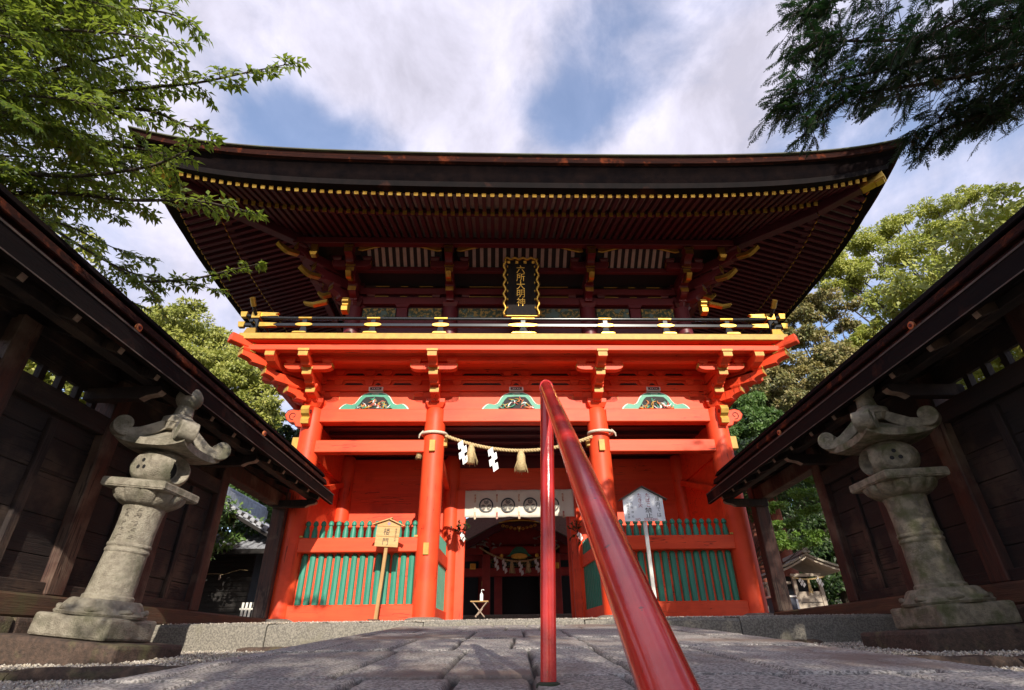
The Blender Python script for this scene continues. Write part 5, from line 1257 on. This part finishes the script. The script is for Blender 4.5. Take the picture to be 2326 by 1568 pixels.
c=cl([(660,985,17,.35),(690,990,17,.3),(645,1000,17.,.3)])
far_tree('small_tree','small tree top peeping over the left wall next to the gate column',base_of(c),c,LF_D,1500,.11,22,trunk_r=.06)
c=cl([(1890,620,27,1.6),(1960,560,28,1.7),(2020,530,28,1.3),(1960,640,27,1.7),(2060,590,28,1.6),(2050,500,29,1.1),(2130,480,29,1.4),(2110,545,28,1.3),(2200,450,29,1.3),(2180,520,29,1.5),(2270,440,30,1.2),(2300,500,30,1.5),(2240,570,29,1.5),(2150,620,28,1.5),(1870,590,27,.9),(2020,680,27,1.5),(2090,660,27,1.4),(2380,470,30,1.8),(2330,560,29,1.6),(1880,660,27,.8)])
far_tree('broadleaf_tree','tall airy pale green tree above the right wall roof',base_of(c),c,LF_M,62000,.17,23,trunk_r=.38,twigs=5,flat=.6)
c=cl([(1800,730,24,1.0),(1850,690,24.5,1.0),(1900,700,25,.9),(1800,780,24,1.2),(1870,830,24,1.4),(1950,820,24,1.3),(1930,740,25,.7),(1780,700,24,.7),(1990,790,25,.9),(1860,760,24.5,.6)])
far_tree('olive_tree','olive brown tree with bare branches showing, right of the gate balcony',base_of(c),c,LF_O,30000,.15,24,trunk_r=.26,twigs=9,flat=.6)
c=cl([(1770,850,22,1.2),(1830,890,22,1.3),(1740,900,21,1.2),(1800,940,21,1.2),(1890,870,22,1.2),(1720,860,22.5,.8)])
far_tree('olive_tree','dense olive tree lower down between the gate and the right wall roof',base_of(c),c,LF_O,34000,.14,25,trunk_r=.25)
c=cl([(1700,950,20,1.0),(1680,990,19.5,.9),(1740,980,20,1.1),(1720,920,20.5,.8),(1670,930,20.5,.7),(1700,1010,20,1.0)])
far_tree('green_tree','fresh green bushy tree right behind the outer gate column',base_of(c),c,LF_G,26000,.12,26,trunk_r=.18)
c=cl([(1965,765,23,.7),(1985,750,23.2,.6),(1940,790,23,.6)])
far_tree('green_tree','small round bright green tree crown against the right wall roof line',base_of(c),c,LF_M,9000,.11,27,trunk_r=.12)
# seen through the lattice openings and behind the walls
for i,(x,y,z,mt,lb) in enumerate(((-10.0,8.0,5.0,LF_M,'sunlit tree seen through the lattice openings of the left wall'),(-9.5,12.,2.6,LF_G,'green tree standing behind the left wall, next to the outbuilding'),(10.4,8.2,5.0,LF_M,'sunlit tree seen through the lattice openings of the right wall'))):
    r_=random.Random(60+i); c=[(x+r_.uniform(-1.8,1.8),y+r_.uniform(-2.3,2.3),z+r_.uniform(-1.6,1.2),r_.uniform(.9,1.3)) for k in range(22)]
    far_tree('garden_tree',lb,(x,y,-.2),c,mt,28000,.14,30+i,trunk_r=.16)
c=cl([(530,1120,19,.7),(590,1140,19,.8),(630,1170,19,.6),(625,1200,18,.5),(500,1170,14.4,.25),(515,1190,14.4,.2)]); far_tree('garden_tree','tree over the tiled outbuilding roof in the left opening',base_of(c),c,LF_G,16000,.10,40,trunk_r=.12)
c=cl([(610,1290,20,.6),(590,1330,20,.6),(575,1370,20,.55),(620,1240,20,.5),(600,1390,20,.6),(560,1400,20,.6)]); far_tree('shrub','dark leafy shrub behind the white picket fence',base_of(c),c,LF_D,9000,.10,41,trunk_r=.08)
# layered maple in the right opening: flat sprays
c=cl([(1760,1150,13,.30),(1830,1120,13.4,.4),(1850,1160,13.4,.32),(1750,1195,12.8,.36),(1800,1190,13,.36),(1850,1215,13,.36),(1790,1240,12.8,.34),(1840,1235,12.9,.3),(1730,1160,13,.28),(1770,1218,12.7,.28),(1900,1190,13.2,.3),(1745,1120,13.4,.3),(1860,1090,13.8,.4)])
far_tree('maple_tree','bright green layered maple above the wayside shrine in the right opening',(c[8][0]-1.6,15.2,-.1),c,LF_G if False else leafmat('maple_leaf',(.13,.24,.03),(.06,.13,.02),(.2,.3,.05),2,(.2,.34,.04)),17000,.055,42,trunk_r=.05,flat=.30,twigs=1)
c=cl([(u,v,22+(i%3),1.3) for i,(u,v) in enumerate(((1720,1120),(1790,1110),(1860,1100),(1740,1190),(1810,1180),(1880,1190),(1760,1260),(1830,1250),(1900,1270),(1790,1330),(1860,1330),(1920,1340)))])
far_tree('evergreen_tree','dark evergreen filling the far side of the right opening',base_of(c),c,LF_D,30000,.15,43,trunk_r=.2)
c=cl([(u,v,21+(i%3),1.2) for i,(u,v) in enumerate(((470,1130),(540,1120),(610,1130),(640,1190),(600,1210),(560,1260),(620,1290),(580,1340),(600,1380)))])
far_tree('evergreen_tree','dark evergreen filling the far side of the left opening',base_of(c),c,LF_D,22000,.15,44,trunk_r=.2)
def cedar(u,v0,v1,y,w,label,seed):
    b=atY(u,v0,y); root=empty('cedar_tree',tuple(b),0,label,'tree'); m=MB(); H=atY(u,v1,y)[2]-b[2]+1.2; g=np.random.default_rng(seed)
    rings=[]
    for k in range(12):
        z=-.6+H*k/11; rr=w*(1-.035*k); rings.append([(rr*(1+.05*math.sin(5*t+k))*math.cos(t),rr*(1+.05*math.sin(5*t+k))*math.sin(t),z) for t in np.linspace(0,2*math.pi,18,endpoint=False)])
    m.sweep(rings); m.build('trunk',CEDB,root,smooth=True)
    n=5000; a=g.uniform(0,6.28,n); rr=g.uniform(.3,1.7,n); z=g.uniform(H*.75,H+1.0,n); P_=np.stack([np.cos(a)*rr,np.sin(a)*rr,z-rr*.3],1); D_=np.stack([np.cos(a),np.sin(a),-.5+0*a],1)+g.normal(0,.4,(n,3))
    V,F_=fold_leaves(P_,D_,g.normal(0,.5,(n,3))+np.array([0,0,1.]),g.uniform(.1,.25,n),g.uniform(.04,.1,n),g); arrays('crown',V,F_,LF_D,root)
cedar(1797,1330,1150,16.5,.30,'red barked cedar trunk rising behind the wayside shrine',50)
cedar(1745,1330,1150,19.5,.2,'second slimmer cedar trunk close to the gate corner behind the maple',51)
# dark evergreen slope behind the side courts
def backdrop(x0,x1,y,z1,n,seed,kind,lab,mt=LF_D):
    r_=random.Random(seed)
    for i in range(n):
        x=x0+(x1-x0)*(i+.5)/n+r_.uniform(-.5,.5); yy=y+r_.uniform(-1.5,1.5)
        c=[(x+r_.uniform(-1.3,1.3),yy+r_.uniform(-1,1),z,r_.uniform(.9,1.4)) for z in np.linspace(.3,z1,8) for q in range(2)]
        far_tree(kind,lab[i],(x,yy,-.2),c,mt,15000,.17,seed*10+i,trunk_r=.15,twigs=1)
backdrop(8.2,20,21.,8.,4,71,'evergreen_tree',['dark evergreen nearest the gate in the right opening','dark evergreen behind the wayside shrine','dark evergreen right of the wayside shrine','dark evergreen deep behind the right wall'])
backdrop(-20,-8.5,24.,8.,4,72,'evergreen_tree',['dark evergreen furthest left behind the left wall','dark evergreen left of the tiled outbuilding','dark evergreen behind the tiled outbuilding','dark evergreen close to the picket fence'])
# ---- near broadleaf tree hanging in from the upper left
def near_tree():
    g=np.random.default_rng(77); r=random.Random(77)
    base=np.array([-6.4,.6,-3.2]); root=empty('overhanging_tree',tuple(base),0,'large broadleaf tree hanging its leafy branches in from the upper left','tree')
    LP=[];LD=[];LN=[];LL=[]; tw=MB(); tw.T=Matrix.Translation(-Vector(base))
    def spray(p,d,L_,nrm,leaf=.066):
        # flat spray: twig with alternate side twigs, leaves in two rows
        d=d/np.linalg.norm(d); sdv=np.cross(d,nrm); sdv/=np.linalg.norm(sdv)+1e-9; nrm=np.cross(sdv,d)
        pts=[p+d*L_*t-np.array([0,0,1])*.10*L_*t*t for t in np.linspace(0,1,6)]
        tw.tube([tuple(q) for q in pts],[.0045,.004,.0035,.003,.0022,.0015],4)
        def row(pts,step,lf):
            P_=np.array(pts); seg=np.linalg.norm(np.diff(P_,axis=0),axis=1); cum=np.concatenate([[0],np.cumsum(seg)]); t=step*.5; k=0
            while t<cum[-1]:
                i=min(np.searchsorted(cum,t)-1,len(seg)-1); i=max(i,0); q=P_[i]+(P_[i+1]-P_[i])*(t-cum[i])/seg[i]; dd=(P_[i+1]-P_[i])/seg[i]; ss=np.cross(dd,nrm); sg=1 if k%2 else -1
                LP.append(q); LD.append(dd*.75+ss*sg*.85+g.normal(0,.16,3)+np.array([0,0,-.30])); LN.append(nrm+g.normal(0,.35,3)); LL.append(lf*g.uniform(.7,1.15)); t+=step; k+=1
            LP.append(P_[-1]); LD.append(P_[-1]-P_[-2]+g.normal(0,.01,3)); LN.append(nrm+g.normal(0,.2,3)); LL.append(lf)
        row(pts,.027,leaf)
        k=0
        for t in np.arange(.15,.9,.17):
            q=p+d*L_*t; sg=1 if k%2 else -1; l2=L_*.42*(1-t*.5)*g.uniform(.7,1.2); d2=d*.8+sdv*sg*.8+g.normal(0,.1,3); d2/=np.linalg.norm(d2)
            p2=[q+d2*l2*s-np.array([0,0,1])*.12*l2*s*s for s in np.linspace(0,1,4)]; tw.tube([tuple(x) for x in p2],[.003,.0026,.002,.0012],4); row(p2,.030,leaf*.95); k+=1
    def branch(lst,r0=.02,every=.16,L_=.34,wid=1.,leaf=.082):
        P_=np.array([atD(u,v,dd) for u,v,dd in lst]); 
        # smooth
        Q=[]; 
        for i in range(len(P_)-1):
            for t in np.linspace(0,1,6,endpoint=False):
                p0=P_[max(i-1,0)];p1=P_[i];p2=P_[i+1];p3=P_[min(i+2,len(P_)-1)]; Q.append(.5*((2*p1)+(-p0+p2)*t+(2*p0-5*p1+4*p2-p3)*t*t+(-p0+3*p1-3*p2+p3)*t**3))
        Q.append(P_[-1]); Q=np.array(Q); n=len(Q); tw.tube([tuple(q) for q in Q],[max(.003,r0*(1-.85*k/(n-1))) for k in range(n)],6)
        cum=np.concatenate([[0],np.cumsum(np.linalg.norm(np.diff(Q,axis=0),axis=1))]); t=every*.3; k=0
        while t<cum[-1]:
            i=min(max(np.searchsorted(cum,t)-1,0),n-2); q=Q[i]+(Q[i+1]-Q[i])*(t-cum[i])/(cum[i+1]-cum[i]); dd=Q[i+1]-Q[i]; dd/=np.linalg.norm(dd); nr=np.array([0,-.25,1.])+g.normal(0,.25,3); ss=np.cross(dd,nr); ss/=np.linalg.norm(ss); sg=1 if k%2 else -1
            rem=(cum[-1]-t)/cum[-1]; spray(q,dd*.75+ss*sg*.75*wid+g.normal(0,.15,3),L_*(.45+.75*rem)*g.uniform(.7,1.2),nr,leaf); t+=every; k+=1
        spray(Q[-1],Q[-1]-Q[-2],L_*.5,np.array([0,-.2,1.]),leaf)
    B=branch
    # long outer branches: (u, v, distance along the view axis)
    B([(-150,120,4.6),(60,50,4.5),(240,20,4.4),(380,30,4.3),(440,62,4.2)],L_=.30,every=.12)
    B([(-50,270,4.7),(180,220,4.6),(330,200,4.5),(450,188,4.4),(560,165,4.3),(655,146,4.2)],L_=.25,every=.075,wid=.9,leaf=.078)
    B([(120,160,5.0),(260,130,4.9),(330,120,4.8)],L_=.26,every=.13)
    B([(180,250,4.7),(330,250,4.6),(420,285,4.5),(462,300,4.5)],L_=.22,every=.11)
    B([(-60,380,4.2),(150,400,4.1),(330,380,4.0),(420,345,3.9),(455,330,3.9)],L_=.26,every=.11,leaf=.075)
    B([(-60,440,4.3),(150,440,4.2),(300,455,4.1),(430,455,4.0),(520,470,3.9),(555,478,3.9)],L_=.26,every=.09,leaf=.072)
    B([(100,300,4.6),(250,330,4.5),(370,350,4.4),(400,400,4.4)],L_=.28,every=.11)
    B([(-100,400,6.2),(60,480,6.1),(170,520,6.0),(240,555,6.0),(310,585,6.0)],L_=.40,every=.15,leaf=.09)
    B([(60,480,6.6),(200,570,6.5),(300,620,6.4),(400,640,6.3),(480,655,6.3)],L_=.34,every=.13,leaf=.09)
    B([(250,600,6.7),(330,650,6.6),(360,690,6.6)],L_=.4,every=.14,leaf=.09)
    B([(330,640,6.4),(430,635,6.3),(520,615,6.2),(585,600,6.1)],L_=.15,every=.12,leaf=.085)
    B([(30,450,6.0),(130,470,5.9),(225,478,5.9),(258,488,5.9)],L_=.3,every=.14,leaf=.09)
    B([(100,560,6.8),(180,600,6.7),(250,660,6.7),(310,690,6.7)],L_=.35,every=.16,leaf=.09)
    for k in range(84):   # the thick of the crown, also beyond the frame
        u=r.uniform(-130,310); v=r.uniform(-200,440); 
        if (u>150 and 190<v<330 or u>230 and v>60) and r.random()<.6: continue
        dp=r.uniform(3.6,6.4); a=r.uniform(-.5,.6)
        ln=r.uniform(110,220); B([(u-ln*.8,v-ln*.3*a,dp+.25),(u,v,dp),(u+ln*.6*math.cos(a),v+ln*.6*math.sin(a),dp-.15)],L_=.40,every=.12,leaf=r.uniform(.065,.09),r0=.012)
    LP=np.array(LP)-base; V,F_=fold_leaves(LP,np.array(LD),np.array(LN),np.array(LL),np.array(LL)*.44,g)
    arrays('crown',V,F_,LF_NEAR,root)
    # trunk and limbs, outside the frame
    tw.T=Matrix.Identity(4); tw.tube([(0,0,-.3),(.1,.1,2.2),(.2,.3,4.4),(.5,.6,6.2),(.8,.8,8.2)],[.34,.27,.22,.15,.05],12)
    for e in ((-1,200,4.8),(-100,60,4.8),(-150,380,5.2),(-60,440,6.0),(-120,-150,5.2),(-200,-60,5.5),(-100,300,4.4)):
        q=atD(*e)-base; z=max(1.8,min(6.5,q[2]-.5)); s=np.array([.25,.3,z]); md=(s+q)/2+np.array([0,0,.25]); tw.tube([tuple(s),tuple(md),tuple(q)],[.11,.06,.018],7)
    tw.build('trunk',BARK,root,smooth=True)
    print('near leaves',len(LP))
near_tree()
def near_conifer():
    g=np.random.default_rng(5); r=random.Random(5)
    base=np.array([8.6,2.6,-2.5]); root=empty('overhanging_cypress',tuple(base),0,'dark cypress hanging its feathery boughs in from the upper right','tree')
    V=[];Fc=[]; tw=MB(); tw.T=Matrix.Translation(-Vector(base))
    def strand(p,d,l,w,nr):
        s=np.cross(d,nr); s/=np.linalg.norm(s)+1e-9; b=len(V)
        V.extend([p-s*w*.4,p+d*l*.5-s*w*.5,p+d*l,p+d*l*.5+s*w*.5]); Fc.append((b,b+1,b+2,b+3))
    def frond(p,d,L_,nr):
        d=d/np.linalg.norm(d); s=np.cross(d,nr); s/=np.linalg.norm(s); n=int(L_/.022)
        for k in range(n):
            t=k/n; q=p+d*L_*t+np.array([0,0,-1])*.18*L_*t*t; ll=(.030+.085*math.sin(math.pi*min(1,t*1.0+.18))**.8)*(L_/.4)**.5
            for sg in (-1,1):
                dd=d*.8+s*sg*.75+g.normal(0,.12,3)+np.array([0,0,-.25]); dd/=np.linalg.norm(dd); strand(q,dd,ll,.010,nr)
                if ll>.05:
                    for h in (.35,.65):
                        s2=np.cross(dd,nr); s2/=np.linalg.norm(s2)+1e-9
                        for s3 in (-1,1): e=dd*.8+s2*s3*.6; e/=np.linalg.norm(e); strand(q+dd*ll*h,e,ll*.42,.009,nr)
        q=p+d*L_+np.array([0,0,-1])*.18*L_; tw.tube([tuple(p),tuple((p+q)/2+np.array([0,0,.02])),tuple(q)],[.004,.003,.0015],4)
    def bough(lst,r0=.03,n=60,spread=.34,fl=(.16,.34)):
        n=int(n*1.75)
        P_=np.array([atD(*e) for e in lst]); Q=[]
        for i in range(len(P_)-1):
            for t in np.linspace(0,1,5,endpoint=False):
                p0=P_[max(i-1,0)];p1=P_[i];p2=P_[i+1];p3=P_[min(i+2,len(P_)-1)]; Q.append(.5*((2*p1)+(-p0+p2)*t+(2*p0-5*p1+4*p2-p3)*t*t+(-p0+3*p1-3*p2+p3)*t**3))
        Q.append(P_[-1]); Q=np.array(Q); m=len(Q); tw.tube([tuple(q) for q in Q],[max(.004,r0*(1-.9*k/(m-1))) for k in range(m)],6)
        for k in range(n):
            t=(k+.5)/n; f=t*(m-1); i=min(int(f),m-2); q=Q[i]+(Q[i+1]-Q[i])*(f-i); dd=Q[i+1]-Q[i]; dd/=np.linalg.norm(dd)
            off=g.normal(0,1,3)*spread*np.array([.7,.7,.55])*(.35+.65*(1-t)); nr=np.array([0,-.2,1.])+g.normal(0,.35,3)
            a=q+off; tw.tube([tuple(q),tuple((q+a)/2+np.array([0,0,.03])),tuple(a)],[.006,.004,.003],4)
            ss=np.cross(dd,nr); frond(a,dd*.7+ss*g.choice([-1,1])*g.uniform(.1,1.1)+np.array([0,0,g.uniform(-.7,.25)])+g.normal(0,.25,3),g.uniform(*fl),nr)
        for k in range(4): nr=np.array([0,-.2,1.])+g.normal(0,.2,3); frond(Q[-1-k*2 if m>8 else -1],(Q[-1]-Q[-2])/np.linalg.norm(Q[-1]-Q[-2])+g.normal(0,.3,3),g.uniform(.18,.28),nr)
    bough([(2600,-160,5.6),(2250,-50,5.5),(1990,-20,5.4),(1870,10,5.3),(1830,30,5.3)],n=75)
    bough([(2600,-20,5.8),(2300,60,5.6),(2050,90,5.4),(1900,95,5.3),(1835,110,5.2)],n=95)
    bough([(2600,60,5.8),(2250,110,5.5),(2000,160,5.3),(1850,200,5.2),(1775,235,5.2)],n=105)
    bough([(2600,80,5.4),(2300,150,5.3),(2100,190,5.2),(1930,220,5.1),(1830,290,5.1)],n=95,spread=.22)
    bough([(2600,120,5.9),(2350,170,5.8),(2180,250,5.6),(2080,310,5.5)],n=80,spread=.24)
    bough([(2600,30,6.4),(2320,80,6.3),(2150,150,6.2),(1980,240,6.1)],n=80)
    bough([(2700,120,6.0),(2400,180,6.0),(2280,230,5.9),(2200,280,5.9)],n=65,spread=.22)
    bough([(2600,-250,5.6),(2300,-170,5.5),(2050,-110,5.4),(1900,-70,5.3)],n=60)
    bough([(2700,-100,5.2),(2350,-20,5.0),(2150,60,4.9),(2030,130,4.9)],n=80)
    bough([(2700,20,5.0),(2450,90,5.0),(2250,130,4.9)],n=60)
    bough([(2300,240,5.6),(2160,290,5.5),(2090,345,5.4)],n=30,spread=.12,fl=(.15,.28))
    bough([(2650,180,5.7),(2450,200,5.7),(2330,215,5.6),(2240,270,5.5)],n=55,spread=.25)
    bough([(2700,60,5.4),(2500,60,5.3),(2330,40,5.2),(2200,60,5.1)],n=70)
    for (u,v,d_) in ((2700,-300,6.5),(2900,-350,6.5)):
        bough([(u+500,v,d_),(u+200,v+30,d_),(u-150,v+80,d_)],n=45,spread=.4,fl=(.3,.5))
    V_=np.array(V)-base; arrays('crown',V_,np.array(Fc),LF_CON,root)
    tw.T=Matrix.Identity(4); tw.tube([(0,0,-.3),(0,.1,3),(-.1,.2,7),(-.1,.3,11),(0,.3,15)],[.42,.34,.26,.16,.04],12)
    for e in ((2600,-160,5.6),(2600,-20,5.8),(2600,60,5.8),(2600,100,5.4),(2700,120,6.0),(2700,-100,5.2)):
        q=atD(*e)-base; s=np.array([-.1,.2,max(4,q[2]-.8)]); tw.tube([tuple(s),tuple((s+q)/2+np.array([0,0,.2])),tuple(q)],[.08,.05,.028],7)
    # upper crown, out of the frame
    n=9000; a=g.uniform(0,6.28,n); z=g.uniform(9.8,15.5,n); rr=g.uniform(.2,1,n)*(16-z)*.34; P_=np.stack([np.cos(a)*rr,np.sin(a)*rr+.2,z],1)
    Vv,Ff=fold_leaves(P_,np.stack([np.cos(a),np.sin(a),-.4+0*a],1)+g.normal(0,.4,(n,3)),g.normal(0,.5,(n,3))+np.array([0,0,1.]),g.uniform(.12,.3,n),g.uniform(.05,.1,n),g)
    o=arrays('upper_crown',Vv,Ff,LF_CON,root)
    tw.build('trunk',BARK,root,smooth=True); print('conifer quads',len(Fc))
near_conifer()
# two trees that stand behind the camera on the lower slope: their shade lies on the path and on the right of the gate
r_=random.Random(8)
c=[(r_.uniform(-4.5,6.5),r_.uniform(-6,-4.2),r_.uniform(1.6,4.3),r_.uniform(.8,1.15)) for k in range(46)]
far_tree('leafy_tree','low spreading tree behind the camera whose shade lies on the path',(1,-5.3,-4.),c,LF_G,52000,.085,91,trunk_r=.2)
c=[(r_.uniform(4.3,7.4),r_.uniform(-6.5,-4.),r_.uniform(3.5,8.5),r_.uniform(.7,1.1)) for k in range(24)]
far_tree('leafy_tree','tall tree behind the camera on the right, shading the right of the gate',(7.5,-5.3,-4.),c,LF_G,17000,.08,92,trunk_r=.25)
# ------------------------------------------------------------------ finish
print('objects',len(bpy.data.objects))
